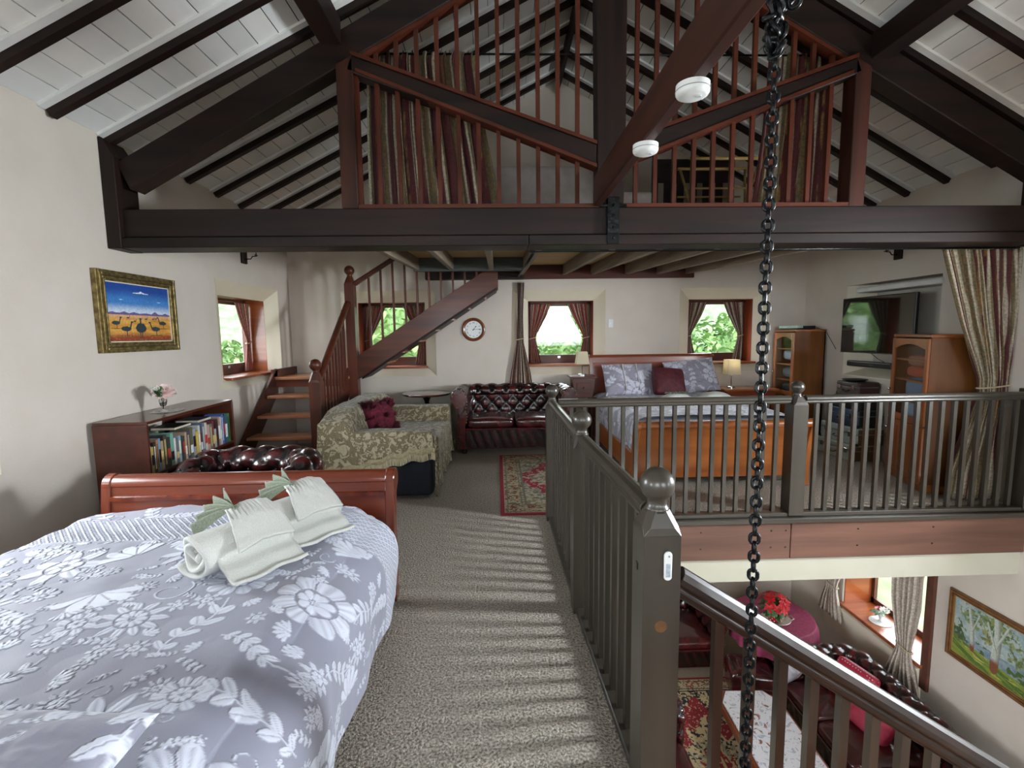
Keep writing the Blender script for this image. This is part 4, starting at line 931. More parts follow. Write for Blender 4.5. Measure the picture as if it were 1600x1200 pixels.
mb = MB(); rose(mb, (0, -.06, .17), .035, 3, (0, -.5, .8)); rose(mb, (.02, .085, .135), .035, 3, (.3, .6, .4)); mb.build('white_rose', M_PETALW, t, smooth=True, label='white rose')
mb = MB()
for dx, dy, dz, ln in ((.1, -.9, .2, .11), (0, -.8, .6, .09), (.2, -.9, -.1, .10), (.1, .9, .1, .10), (.3, .5, .8, .07), (.1, -.5, .9, .08)): petal(mb, (0, 0, .12), (dx, dy, dz), (0, 0, 1), ln, .04)
mb.build('leaf', M_LEAF, t, smooth=True, kind='stuff')
mb = MB()
for a in (0, 1.6, 3.2, 4.7): mb.tube([(0, 0, .02), (.004*math.cos(a), .004*math.sin(a), .07), (.015*math.cos(a), .02*math.sin(a), .14)], .002, 5)
mb.build('stem', M_LEAF, t, kind='stuff')
U, V = np.meshgrid(np.linspace(0, 2*PI, 73)[:-1], np.linspace(0, 1, 9)); R_ = V*(.13+.010*np.sin(U*12)*V)
grid('doily', np.stack([R_*np.cos(U)*.75-2.60, R_*np.sin(U)+3.82, .9275+0*U+.0015*np.sin(U*12)*V], -1)[:, :, :], mat('lace_white', 'c9c8c2', 'dddcd8', .9, 120, bump=.6, lo=.45, hi=.55), wrap=True, label='white lace doily under the glass vase on the bookcase', cat='doily')
# ------------------------------------------------------------------ sleigh beds
def sleigh_end(t, name, w, h, m, my, fwd, z0=.10, roll=.055, lean=.09, post_to_floor=True, band=.12):
    """curved end of a sleigh bed in the frame x: across, y: outwards (fwd = +1/-1 scroll direction)"""
    prof = []
    zs = np.linspace(z0, h-roll*1.1, 16)
    for z in zs:
        k = (z-z0)/(h-z0); prof.append((fwd*lean*k**2.4, z))
    c = (prof[-1][0]+fwd*roll*.9, h-roll); out = []
    for i in range(17):
        a = PI-.25*PI-i*(1.25*PI)/16+.25*PI; out.append((c[0]+fwd*roll*math.cos(a), c[1]+roll*math.sin(a)))
    inner = [(y+fwd*.035, z) for y, z in prof]
    poly = prof+out+[(c[0]-fwd*roll*.2, c[1]-roll*.9)]+inner[::-1][1:]
    if fwd < 0: poly = poly[::-1]
    o = MB().prism(poly, 'x', -w/2+.05, w/2-.05).build(name, m, t)
    for p in o.data.polygons: p.use_smooth = len(p.vertices) == 4
    es = o.modifiers.new('es', 'EDGE_SPLIT'); es.split_angle = .6
    # raised rail below the scroll
    zb = h-band; kb = (zb-z0)/(h-z0)
    MB().prism([(fwd*(lean*kb**2.4)-fwd*.014, zb-.012), (fwd*(lean*kb**2.4)-fwd*.002, zb-.012), (fwd*lean*((zb+.012-z0)/(h-z0))**2.4-fwd*.0, zb+.012), (fwd*lean*kb**2.4-fwd*.014, zb+.008)], 'x', -w/2+.05, w/2-.05).build('bead', my, o)
    # shaped end posts, a little proud
    ex = []
    sc = 1.12
    op = [(y-fwd*.012, z) for y, z in prof]+[(c[0]+fwd*(roll*sc)*math.cos(PI-i*1.35*PI/16), c[1]+roll*sc*math.sin(PI-i*1.35*PI/16)) for i in range(17)]+[(y+fwd*.062, z) for y, z in prof[::-1][2:]]
    op = [(op[0][0], 0), *op, (op[-1][0], 0)]
    if fwd < 0: op = op[::-1]
    for sx in (-1, 1):
        a = sx*(w/2-.05); b = sx*w/2
        q = MB().prism(op, 'x', min(a, b), max(a, b)).build('post', my, o, bevel=.005)
    return o
FLOW = {}
def motif_canvas(nx, ny, wx, wy, seed=1, band=None, density=1.0, scale=1.0):
    """woven floral pattern: 1 = white raised yarn, 0 = ground"""
    key = (nx, ny, seed, band)
    X, Y = np.meshgrid(np.linspace(0, wx, nx), np.linspace(0, wy, ny)); A = np.zeros((ny, nx)); rs = np.random.RandomState(seed)
    placed = []
    def stamp(cx, cy, R, fn):
        ix0 = max(0, int((cx-R)/wx*nx)); ix1 = min(nx, int((cx+R)/wx*nx)+1); iy0 = max(0, int((cy-R)/wy*ny)); iy1 = min(ny, int((cy+R)/wy*ny)+1)
        if ix1 <= ix0 or iy1 <= iy0: return
        x = X[iy0:iy1, ix0:ix1]-cx; y = Y[iy0:iy1, ix0:ix1]-cy; A[iy0:iy1, ix0:ix1] = np.maximum(A[iy0:iy1, ix0:ix1], fn(x, y))
    def flower(cx, cy, R, rot, n, kind):
        def fn(x, y):
            r = np.hypot(x, y)/R; a = np.arctan2(y, x)+rot; pn = a*n/(2*PI); f = np.abs(pn-np.round(pn))*2
            edge = (.62+.38*np.sqrt(np.clip(1-f**2*1.02, 0, 1))) if kind else (.45+.55*(1-f**1.3))
            pet = sstep(0, .05, edge-r)*sstep(.06, .16, 1-f+.0*r+(.0 if kind else 0))
            vein = .55+.45*np.abs(np.sin(f*PI*1.5))
            inner = (r < .42); a2 = (a+.4)*(n-1)/(2*PI); f2 = np.abs(a2-np.round(a2))*2
            pet = np.where(inner, sstep(0, .05, .26+.16*np.sqrt(np.clip(1-f2**2, 0, 1))-r)*(.65+.35*sstep(.1, .3, 1-f2)), pet*vein)
            pet = np.where(abs(r-.43) < .018, 0, pet); pet = np.where(r < .12, .5+.5*np.sin(40*r*6), pet)
            return np.clip(pet, 0, 1)
        stamp(cx, cy, R*1.05, fn)
    def half(cx, cy, R, rot, n):
        def fn(x, y):
            r = np.hypot(x, y)/R; a = (np.arctan2(y, x)-rot+PI) % (2*PI)-PI; pn = a*n/PI; f = np.abs(pn-np.round(pn))*2
            m = (np.abs(a) < 1.25); edge = .55+.45*np.sqrt(np.clip(1-f**2, 0, 1))*np.cos(a*.6)
            return np.where(m, sstep(0, .05, edge-r)*(.5+.5*sstep(.08, .25, 1-f))*sstep(.08, .14, r), 0)
        stamp(cx, cy, R, fn)
    def spray(cx, cy, R, rot, n=6):
        c, s_ = math.cos(rot), math.sin(rot)
        def fn(x, y):
            u = (x*c+y*s_)/R; v = (-x*s_+y*c)/R+.12*np.sin(u*3); st_ = sstep(.03, .012, abs(v))*(abs(u) < .95)*.9; out = st_
            for k in range(n):
                for sg in (-1, 1):
                    uu = -.8+1.6*k/n; a = .75; du = u-uu; dv = v*sg; p = du*math.cos(a)+dv*math.sin(a); q = -du*math.sin(a)+dv*math.cos(a); L = .42*(1-.35*abs(uu))
                    e = ((p-L/2)/(L/2))**2+(q/(L*.27))**2; out = np.maximum(out, sstep(1.05, .8, e)*(.6+.4*(np.abs(q) > L*.03)))
            return out
        stamp(cx, cy, R, fn)
    def tendril(cx, cy, R, rot):
        def fn(x, y):
            r = np.hypot(x, y)/R; a = np.arctan2(y, x)+rot; sp = (a/(2*PI)) % 1
            return sstep(.05, .02, np.abs(r-(.25+.6*sp)))*.85
        stamp(cx, cy, R, fn)
    n_try = int(7500*density*wx*wy/5)
    for i in range(n_try):
        big = i < n_try*.15; R = (rs.uniform(.10, .16) if big else rs.uniform(.032, .07))*scale; x, y = rs.uniform(0, wx), rs.uniform(0, wy)
        if any((x-a)**2+(y-b)**2 < ((R+c)*(.78 if big else .64))**2 for a, b, c in placed): continue
        placed.append((x, y, R)); k = rs.randint(0, 10); rot = rs.uniform(0, 6.28)
        if k < 3: flower(x, y, R, rot, rs.randint(7, 12), rs.randint(0, 2))
        elif k < 5: half(x, y, R, rot, rs.randint(6, 9))
        elif k < 9: spray(x, y, R, rot, rs.randint(4, 7))
        else: tendril(x, y, R*.8, rot)
    if band:
        for y0, y1 in band:
            m = (Y > y0) & (Y < y1); p = .034; a = (X+Y)/p; b = (X-Y)/p; la = np.abs(a-np.round(a)); lb = np.abs(b-np.round(b))
            g = np.maximum(sstep(.20, .10, la), sstep(.20, .10, lb)); dots = sstep(.22, .14, np.hypot(a-np.floor(a)-.5, b-np.floor(b)-.5))
            A = np.where(m, np.maximum(g*.95, dots*.75), A)
            for yy in (y0, y1): A = np.where(np.abs(Y-yy) < .006, .15, A)
    return A
def plan_motif(P, wx, wy, seed, scale=1.0):
    n = 260; cv = motif_canvas(n, n, wx, wy, seed, None, 1.0, scale); i = np.clip(((P[..., 0]/wx+.5)*(n-1)).astype(int), 0, n-1); j = np.clip(((P[..., 1]/wy+.5)*(n-1)).astype(int), 0, n-1); return cv[j, i]
def pillow_mesh(w, h, d, n=120, wr=.010, seed=1):
    x = np.linspace(-1, 1, n); x = np.concatenate([x, x[::-1][1:-1]]); sg = np.concatenate([np.ones(n), -np.ones(n-2)]); v = np.linspace(-1, 1, n*2//3)
    X, V = np.meshgrid(x, v); SG = np.meshgrid(sg, v)[0]; k = (np.clip(1-np.abs(X)**3.2, 0, 1)*np.clip(1-np.abs(V)**3.2, 0, 1))**.5
    fl = 1+.05*(X*V)**2*4*.5; Z = SG*d/2*k+wr*vnoise(X*5+9, V*5+5, seed)*k*2+wr*.8*vnoise(X*11+9, V*3+5, seed+3)*k
    return np.stack([X*w/2*(1-.05*(1-V**2)*0+.04*V**4), V*h/2*(1+.05*X**4), Z], -1)
def quilt(label, name, X0, X1, Y0, Y1, ztop, drop, bulge, nx, ny, band, seed, wr=.012, parent=None, corner=.10, ground='8e8fa0', white='d3d7e6', foot_tuck=.06, scale=1.0, tilt=0.):
    """cover over a mattress: top, rounded shoulders and hanging sides; x across, foot end at Y1"""
    u = np.linspace(0, 1, nx); v = np.linspace(0, 1, ny); U, V = np.meshgrid(u, v)
    side = drop; wtop = X1-X0; tot = wtop+2*side; s_ = U*tot; rr = .10
    def fold(s__):
        # arc length to (offset x, dz): right side
        x = np.where(s__ < side, 0, np.where(s__ > side+wtop, wtop, s__-side)); over = np.where(s__ < side, side-s__, np.where(s__ > side+wtop, s__-side-wtop, 0))
        return x, over
    x, ov = fold(s_); sg = np.where(s_ < side, -1, 1)
    # rounded shoulder
    dist = np.minimum(x, wtop-x); sh = np.clip(1-dist/rr, 0, 1); zdrop = rr*.45*sh**2
    Xp = X0+x+sg*(bulge*(1-np.exp(-ov/.06)))*(ov > 0)-sg*.25*np.clip(ov-.1, 0, 1)*.3; Zp = ztop-zdrop-ov
    Yp = Y0+(Y1-Y0)*V
    ft = np.clip((V*(Y1-Y0)-(Y1-Y0-.10))/.10, 0, 1); Zp = Zp-foot_tuck*ft**2
    cr = ft*np.clip(1-dist/.35, 0, 1)*(ov <= 0); Zp -= .0*cr
    xr = np.where(ov > 0, 1, np.clip(1-dist/.25, 0, 1)); Yp -= corner*xr*np.clip((V-.9)/.1, 0, 1)
    Xp -= sg*corner*.7*np.clip((V-.88)/.12, 0, 1)**2*xr
    big = vnoise(U*5+seed, V*6, seed+1, 4); wrk = vnoise(U*3+V*9, V*3-U*8, seed+2, 3); Zp += wr*2.2*big+wr*np.abs(wrk)*1.8+tilt*(V-.5)
    Zp += .02*np.sin(x/wtop*PI)
    Xp += sg*(ov > 0)*(.010*np.sin(V*34+4*big)+.012*big)
    A = motif_canvas(nx, ny, tot, Y1-Y0, seed, band, scale=scale)
    Zp += .0022*A
    col = lerp(cc(ground), cc(white), A)
    return grid(name, np.stack([Xp, Yp, Zp], -1), M_QUILT, parent, col=col, attr={'motif': A}, label=label, cat=None if parent else 'bedspread')

# near bed
t = thing('sleigh_bed', 'near bed, polished cherry sleigh frame with curved footboard, left foreground', 'bed', (-1.39, 1.40, 0))
fo = sleigh_end(t, 'footboard', 1.60, .742, SLG['x'], SLG['z'], 1, lean=.05, roll=.055)
fo.location = (0, 1.20, 0)
ho = sleigh_end(t, 'headboard', 1.60, 1.05, SLG['x'], SLG['z'], -1, lean=.12, roll=.07); ho.location = (0, -1.12, 0)
for sx in (-1, 1): MB().box(sx*.785-.015, sx*.785+.015, -1.10, 1.20, .09, .32).build('side_rail', SLG['y'], t, bevel=.005)
MB().box(-.74, .74, -1.06, 1.14, .25, .55).build('mattress', mat('mattress_ticking', 'c9c9cc', 'd6d6d8', .8, 20), t, bevel=.06, seg=4)
MB().box(-.76, .76, -1.08, 1.16, .20, .25).build('slat_base', SLG['y'], t)
quilt('lilac-grey jacquard bedspread with white woven flowers on the near bed', 'bedspread', -2.13, -.64, .35, 2.545, .615, .40, .135, 620, 560, ((1.70, 1.98),), 3, tilt=-.02, wr=.017)
# pillow in the lower left corner
P = pillow_mesh(.72, .50, .18, 200, .012)
A = plan_motif(P, .76, .54, 8, 1.0)
pl = thing('pillow', 'pillow in a matching floral case at the head of the near bed, bottom left corner', 'pillow', (-1.09, .70, .685)); po = grid('pillow_case', P, M_QUILT, pl, col=lerp(cc('8a8a9a'), cc('d0d4e2'), A), attr={'motif': A}, wrap=True); po.rotation_euler = (.16, -.06, -.12)


# ------------------------------------------------------------------ folded towels on the near bed
M_TERRY = mat('white_terry', 'cfd0ca', 'e2e3de', .95, 400, bump=.8, detail=2, dist=.004)
M_SAGE = mat('sage_cloth', '747b6a', '8f9684', .9, 200, bump=.4, dist=.003)
def towel_set(loc, rz, n):
    wh = ('nearer', 'farther')[n]
    t = thing('rolled_towel', f'white rolled bath towel on the near bed, the {wh} of the two', 'towel', loc, rz)
    a = np.linspace(0, 5.6*PI, 140); r = .016+.074*(a/a[-1])**.9; xs_ = np.linspace(-.15, .16, 26); Aq, X = np.meshgrid(a, xs_)
    Rr = np.broadcast_to(r, Aq.shape)*(1+.05*vnoise(Aq*.6, X*9, 4)); X2 = X+.010*np.sin(Aq*1.7)-.022*(Rr/.08)*(X < 0)*(-X/.15)
    grid('roll', np.stack([X2, Rr*np.cos(Aq+.6)*1.14, -.0+.086+Rr*np.sin(Aq+.6)*.96], -1), M_TERRY, t, solid=.013)
    U, V = np.meshgrid(np.linspace(0, 1, 34), np.linspace(-.13, .15, 20)); P = np.stack([V, -.075-.12*U, .012+.075*np.exp(-(U/.25)**2)+.030*np.sin(U*PI*1.15)**2+.004*np.sin(V*40)], -1)
    grid('flap', P, M_TERRY, t, solid=.013)
    R = Matrix.Translation(loc) @ Matrix.Rotation(rz, 4, 'Z')
    f = thing('face_cloth', f'square white face cloth folded over the {wh} rolled towel', 'towel', R @ Vector((0, 0, .165)), rz)
    U, V = np.meshgrid(np.linspace(0, 1, 50), np.linspace(0, 1, 40)); w = .125+.05*U
    X = (V-.5)*w*1.25+.055-.03*U; Y = .05-.20*U; Z = .034+.012*np.sin(V*PI)-.115*np.clip(U-.12, 0, 1)**1.5+.0045*np.sin(V*70)*np.exp(-((U-.3)/.2)**2)+.012*vnoise(U*5+n, V*5, n+2)
    grid('cloth', np.stack([X, Y, Z], -1), M_TERRY, f, solid=.012)
    g = thing('face_cloth', f'sage green cloth pleated like a fan on the {wh} rolled towel', 'towel', R @ Vector((.02, .02, .162)), rz)
    U, V = np.meshgrid(np.linspace(0, 1, 110), np.linspace(0, 1, 22)); ang = -.45+U*1.25; rr_ = -.02+.19*V; zig = np.abs(((U*4.5) % 1)*2-1)-.4
    ay = rr_*np.cos(ang); dn = rr_*np.sin(ang); nn = .050*zig*V**.8
    P = np.stack([-.80*dn-.45*nn-.02, ay, .045-.55*dn+.80*nn-.03*V**2], -1); grid('pleats', P, M_SAGE, g, solid=.003)
    hem = [Vector(P[-1, i])+Vector((0, 0, .002)) for i in range(0, 110, 1)]; MB().tube(hem, .0025, 5).build('hem', M_TERRY, g)
towel_set((-1.00, 1.80, .645), 1.0, 0)
towel_set((-.90, 2.08, .645), .95, 1)

# ------------------------------------------------------------------ far bed
t = thing('sleigh_bed', 'far bed, honey pine sleigh frame behind the gallery railing', 'bed', (2.13, 5.55, 0))
fo = sleigh_end(t, 'footboard', 1.72, .665, PIN['x'], PIN['z'], -1, lean=.10, roll=.04, band=.50); fo.location = (0, -1.06, 0)
for z in (.245, .415): MB().box(-.80, .80, -.003, .004, z-.003, z).build('panel_joint', DK['x'], fo)
ho = sleigh_end(t, 'headboard', 1.72, 1.19, HEAD['x'], HEAD['z'], 1, lean=.05, roll=.035); ho.location = (0, 1.02, 0)
for sx in (-1, 1): MB().box(sx*.835-.018, sx*.835+.018, -1.04, 1.04, .12, .34).build('side_rail', PIN['y'], t, bevel=.004)
MB().box(-.80, .80, -1.0, 1.0, .30, .62).build('mattress', bpy.data.materials['mattress_ticking'], t, bevel=.06, seg=3)
MB().box(-.82, .82, -1.02, 1.02, .22, .30).build('slat_base', PIN['y'], t)
quilt('lilac-grey patterned bedspread on the far pine bed', 'bedspread', 1.33, 2.93, 4.54, 6.48, .665, .36, .03, 260, 220, None, 5, wr=.016, ground='9a9aa8', white='dfe2ee', foot_tuck=-.0, tilt=.0, scale=1.3)
bpy.context.view_layer.update()
bs_ = [o for o in bpy.data.objects if o.get('label', '').startswith('lilac-grey patterned')][0]
def pillow(label, loc, rot, w, h, d, seed, ground='8f8c9a', white='c9cad8'):
    P = pillow_mesh(w, h, d, 110, .012, seed); A = plan_motif(P, w*1.1, h*1.1, seed, 1.3)
    t = thing('pillow', label, 'pillow', loc); o = grid('pillow_case', P, M_QUILT, t, col=lerp(cc(ground), cc(white), A), attr={'motif': A}, wrap=True); o.rotation_euler = rot; 
    for x in (-.08, .10):
        if seed == 21:
            s_ = MB().box(x-.004, x+.004, -h/2*.86, h/2*.86, d/2-.012, d/2+.012).build('piped_seam', M_TERRY, o, bevel=.003)
    return t
pillow('grey patterned pillow leaning on the headboard of the far bed, left one', (1.72, 6.22, .88), (1.02, 0, .04), .66, .44, .15, 21)
pillow('grey patterned pillow leaning on the headboard of the far bed, right one', (2.56, 6.26, .91), (1.05, -.10, -.06), .64, .46, .16, 22)
P = cushion_mesh(.40, .36, .14, .03, 24, .012, 5); t = thing('cushion', 'plain burgundy velvet cushion in front of the pillows of the far bed', 'cushion', (2.18, 6.05, .86))
o = grid('cover', P, mat('burgundy_velvet', '3c0a14', '561222', .7, 20, bump=.2), t, wrap=True); o.rotation_euler = (1.08, .06, .02)
for i, (x, y) in enumerate(((2.13, 5.60), (2.62, 5.66))):
    lb = ('left', 'right')[i]
    t = thing('folded_towel', f'white folded towel on the far bed, the {lb} of two', 'towel', (x, y, .70))
    U, V = np.meshgrid(np.linspace(-1, 1, 30), np.linspace(-1, 1, 20)); Z = .075*np.clip(1-U**2, 0, 1)**.6*np.clip(1-V**2, 0, 1)**.3+.005*vnoise(U*6, V*6, i)
    grid('roll', np.stack([U*.17, V*.11, Z], -1), M_TERRY, t)
    if i == 0:
        f = thing('face_cloth', 'sage green pleated cloth on the left towel of the far bed', 'towel', (x-.02, y-.04, .762))
        U, V = np.meshgrid(np.linspace(0, 1, 60), np.linspace(0, 1, 10)); grid('pleats', np.stack([(U-.5)*.28, (V-.5)*.07, .02*np.abs(np.sin(U*22))+.01], -1), M_SAGE, f, solid=.003)

# ------------------------------------------------------------------ bedside tables and lamps
t = thing('bedside_table', 'small dark bedside table with a drawer between the tufted sofa and the far bed', 'table', (1.135, 6.42, 0))
M_MAH = wood('bedside_mahogany', '3a1914', '55261d', 'x', .3, coat=.4)
MB().box(-.18, .18, -.16, .16, .90, .925).build('table_top', M_MAH, t, bevel=.005)
MB().prism([(-.12, .64), (.12, .64), (.15, .895), (-.15, .895)], 'y', -.13, .13).build('body', M_MAH, t)
d = MB().box(-.095, .095, -.142, -.13, .70, .84).build('drawer', M_MAH, t, bevel=.004); MB().ball((0, -.152, .77), .014, 10).build('knob', M_BRASS, d, smooth=True)
for sx in (-1, 1):
    for sy in (-1, 1): MB().beam((sx*.13, sy*.11, 0), (sx*.11, sy*.10, .66), .03, .03, (0, 1, 0)).build('leg', M_MAH, t)
MB().box(-.13, .13, -.11, .11, .25, .265).build('lower_shelf', M_MAH, t)
t = thing('side_table', 'low orange-brown wooden console at the right side of the far bed', 'table', (3.38, 6.42, 0))
MB().box(-.38, .36, -.20, .20, .70, .725).build('table_top', PIN['x'], t, bevel=.005); MB().box(-.34, .32, -.17, .17, .58, .70).build('apron', HEAD['x'], t)
for sx in (-.31, .29):
    for sy in (-1, 1): MB().box(sx-.02, sx+.02, sy*.15-.02, sy*.15+.02, 0, .60).build('leg', HEAD['z'], t)
def lampshade_mat():
    m, nt, bs = newmat('lamp_shade_fabric'); bs.inputs['Base Color'].default_value = L4('e4dcc4'); bs.inputs['Roughness'].default_value = .8
    tr = nt.nodes.new('ShaderNodeBsdfTranslucent'); tr.inputs[0].default_value = L4('e8dfc4'); mx = nt.nodes.new('ShaderNodeMixShader'); mx.inputs[0].default_value = .45
    nt.links.new(bs.outputs[0], mx.inputs[1]); nt.links.new(tr.outputs[0], mx.inputs[2]); nt.links.new(mx.outputs[0], nt.nodes['Material Output'].inputs[0]); return m
M_SHADE = lampshade_mat()
def lamp(label, loc, square):
    t = thing('table_lamp', label, 'lamp', loc)
    MB().lathe([(.001, 0), (.055, 0), (.055, .018), (.05, .022), (.001, .022)], 24).build('base', M_METAL, t, autos=True)
    MB().lathe([(.006, .02), (.006, .30)], 10).build('stem', M_METAL, t, smooth=True)
    if square:
        h0, h1, b, tp = .185, .385, .088, .078
    else: h0, h1, b, tp = .155, .32, .088, .062
    mb = MB(); n = 4; vs = [(s_*sx, s_*sy*.95, z) for s_, z in ((b, h0), (tp, h1)) for sx, sy in ((-1,-1),(1,-1),(1,1),(-1,1))]
    mb.add(vs, [(i, (i+1) % 4, 4+(i+1) % 4, 4+i) for i in range(4)]); o = mb.build('lamp_shade', M_SHADE, t); sd = o.modifiers.new('s', 'SOLIDIFY'); sd.thickness = .003
    MB().ball((0, 0, (h0+h1)/2), .025, 10).build('bulb', mat('bulb_glass', 'eeeae0', rough=.3) if 'bulb_glass' not in bpy.data.materials else bpy.data.materials['bulb_glass'], t, smooth=True)
lamp('chrome table lamp with a tapered pale shade on the dark bedside table', (1.135, 6.42, .926), False)
lamp('chrome table lamp with a square cream shade on the console right of the far bed', (3.18, 6.42, .726), True)
lampL = bpy.data.lights.new('lamp_glow', 'POINT'); lampL.energy = .5; lampL.color = (1, .9, .72); lampL.shadow_soft_size = .03
lo = bpy.data.objects.new('lamp_glow', lampL); C.objects.link(lo); lo.location = (3.18, 6.42, 1.06)

# ------------------------------------------------------------------ glazed cabinets
M_CARC = wood('cabinet_side_veneer', '5f3512', '7b4a1d', 'z', .4, coat=.2)
def cabinet(label, loc, rz, w, d, h, split, arch=True):
    """front faces -x in its own frame; y across"""
    t = thing('cabinet', label, 'cabinet', loc, rz); m, mz = PIN['y'], PIN['z']
    MB().box(0, d, -w/2, -w/2+.02, .06, h-.03).box(0, d, w/2-.02, w/2, .06, h-.03).box(d-.015, d, -w/2, w/2, .06, h-.03).build('carcass', M_CARC, t)
    MB().box(-.012, d+.005, -w/2-.015, w/2+.015, h-.03, h).build('cornice', m, t, bevel=.008, seg=2)
    MB().box(-.006, d, -w/2-.008, w/2+.008, 0, .07).build('plinth', m, t, bevel=.005)
    for z in [split-.005, *np.linspace(split, h-.05, 5)[1:-1]]: MB().box(.01, d-.015, -w/2+.02, w/2-.02, z-.008, z+.008).build('shelf', m, t)
    def door(z0, z1, glass, name='door'):
        s_ = .055; o = MB().box(-.02, 0, -w/2+.003, -w/2+s_, z0, z1).box(-.02, 0, w/2-s_, w/2-.003, z0, z1).box(-.02, 0, -w/2+s_, w/2-s_, z0, z0+s_)
        a, b = -w/2+s_, w/2-s_
        if glass: 
            pts = [(a, z1), (b, z1)]+[(b-(b-a)*i/12, z1-s_-.045+.045*math.sin(PI*i/12)) for i in range(13)]
            o.prism(pts, 'x', -.02, 0)
        else: o.box(-.02, 0, a, b, z1-s_, z1)
        o = o.build(name, mz, t, bevel=.003)
        if glass: MB().box(-.012, -.008, a-.005, b+.005, z0+s_-.005, z1-s_).build('pane', M_GLASS, o)
        else:
            n = 4
            for i in range(n): MB().box(-.014, -.004, a+(b-a)*i/n+.004, a+(b-a)*(i+1)/n-.004, z0+s_, z1-s_).build('panel_board', mz, o, bevel=.004)
        MB().ball((-.034, w/2-.025 if rz == 0 or True else 0, (z0+z1)/2-.12 if glass else z1-.1), .014, 12).build('knob', M_METAL, o, smooth=True)
    door(split+.01, h-.04, True); door(.08, split-.01, False)
    return t
cabinet('honey pine cabinet with arched glass door in the far right corner', (3.90, 6.42, 0), 0, .46, .40, 1.505, .62)
cabinet('honey pine cabinet with arched glass door in front of the television', (3.975, 4.50, 0), -.33, .70, .42, 1.445, .60)
def stack(mx_label, base, rz, lst, nm='folded_linen'):
    for i, (z, h, hx, cn, wd) in enumerate(lst):
        P = cushion_mesh(.25, wd, h, .012, 20, .014, i+4); t = thing(nm, f'{cn} {mx_label}', 'linen', (base[0], base[1], z+h/2+.008), rz)
        grid('fabric', P, mat('linen_'+hx, hx, None, .9, bump=.4, bscale=30) if 'linen_'+hx not in bpy.data.materials else bpy.data.materials['linen_'+hx], t, wrap=True)
stack('behind the glass door of the cabinet in front of the television', (4.155, 4.44), -.33, [(.61, .16, '9aa6b8', 'pale blue folded blanket', .50), (.80, .20, '7f8ca6', 'grey-blue crumpled quilt', .52), (1.022, .10, 'b3532f', 'orange folded blanket', .50), (1.13, .10, 'a5624d', 'faded pink folded blanket', .48)])
stack('behind the glass door of the far right cabinet', (4.10, 6.42), 0, [(.63, .13, '4a4f58', 'dark folded blanket', .34), (.86, .12, '6b727c', 'grey folded blanket', .34), (1.09, .12, 'b9c3cf', 'white folded sheet', .34)])
t = thing('set_top_box', 'flat black box with a pale green front corner on the far right cabinet', 'electronics', (4.02, 6.38, 1.506), .1)
MB().box(-.12, .14, -.18, .16, .003, .045).build('case', M_BLACK, t, bevel=.004); MB().box(-.124, -.05, -.19, .17, .018, .05).build('paper_sleeve', mat('green_white_paper', 'a9cdb8', 'dfe9e2', .6, 9), t)
cb = MB().tube([(4.14, 6.25, 1.53), (4.2, 6.2, 1.52), (4.27, 6.15, 1.48), (4.30, 6.12, 1.40), (4.31, 6.0, 1.25)], .004, 6).build('cable', M_BLACK, smooth=True, label='thin black cable hanging from the box on the far right cabinet', cat='cable')

# ------------------------------------------------------------------ television, soundbar, suitcases
t = thing('television', 'large black flat television on the right wall niche', 'television', (4.285, 5.36, 1.222))
m, nt, bs = newmat('tv_screen'); bs.inputs['Base Color'].default_value = (.004, .005, .005, 1); bs.inputs['Roughness'].default_value = .07; bs.inputs['Coat Weight'].default_value = 1; bs.inputs['Specular IOR Level'].default_value = .8; M_SCREEN = m
MB().box(0, .035, -.525, .525, 0, .65).build('casing', M_BLACK, t, bevel=.004); MB().box(-.002, .0, -.515, .515, .012, .64).build('screen', M_SCREEN, t)
MB().box(-.001, .004, -.525, .525, -.004, .0).build('lower_trim', M_METAL, t)
MB().box(.035, .23, -.06, .06, .25, .42).build('wall_arm', M_BLACK, t)
MB().box(.05, .46, .12, .13, .2, .21).build('wall_arm', M_BLACK, t) if False else None
t = thing('soundbar', 'long black soundbar fixed below the television', 'speaker', (4.30, 5.42, 1.06)); MB().box(-.05, .035, -.36, .30, 0, .065).build('case', M_BLACK, t, bevel=.012, seg=3); MB().box(-.052, -.05, -.12, -.06, .02, .035).build('display', mat('display_grey', '39423f', rough=.3), t)
MB().tube([(4.2, 5.3, 1.24), (4.25, 5.25, 1.17), (4.28, 5.18, 1.13)], .004, 6).build('cable', M_BLACK, smooth=True, label='short black cable between television and soundbar', cat='cable')
pk = MB().box(4.36, 4.42, 4.58, 4.615, 1.46, 1.94).build('fabric_roll', mat('pink_fabric', '9c2f4c', 'c05572', .7, 40), bevel=.01, label='narrow strip of pink patterned fabric standing in the niche right of the television', cat='fabric')
M_CRM = mat('cream_vinyl', 'a8ac9c', 'b8bbac', .5, 20); M_GRYV = mat('grey_green_vinyl', '93a09c', 'a7b3af', .5, 20); M_BLUV = mat('dark_blue_vinyl', '2a3a4c', '394d60', .45, 20); M_BRNV = mat('brown_leatherette', '3c302a', '52443b', .5, 30, bump=.3); M_TAN = mat('tan_side', '4c3a22', '6a5434', .6, 20); M_DRK = mat('black_leatherette', '121314', '1d1f20', .5, 30)
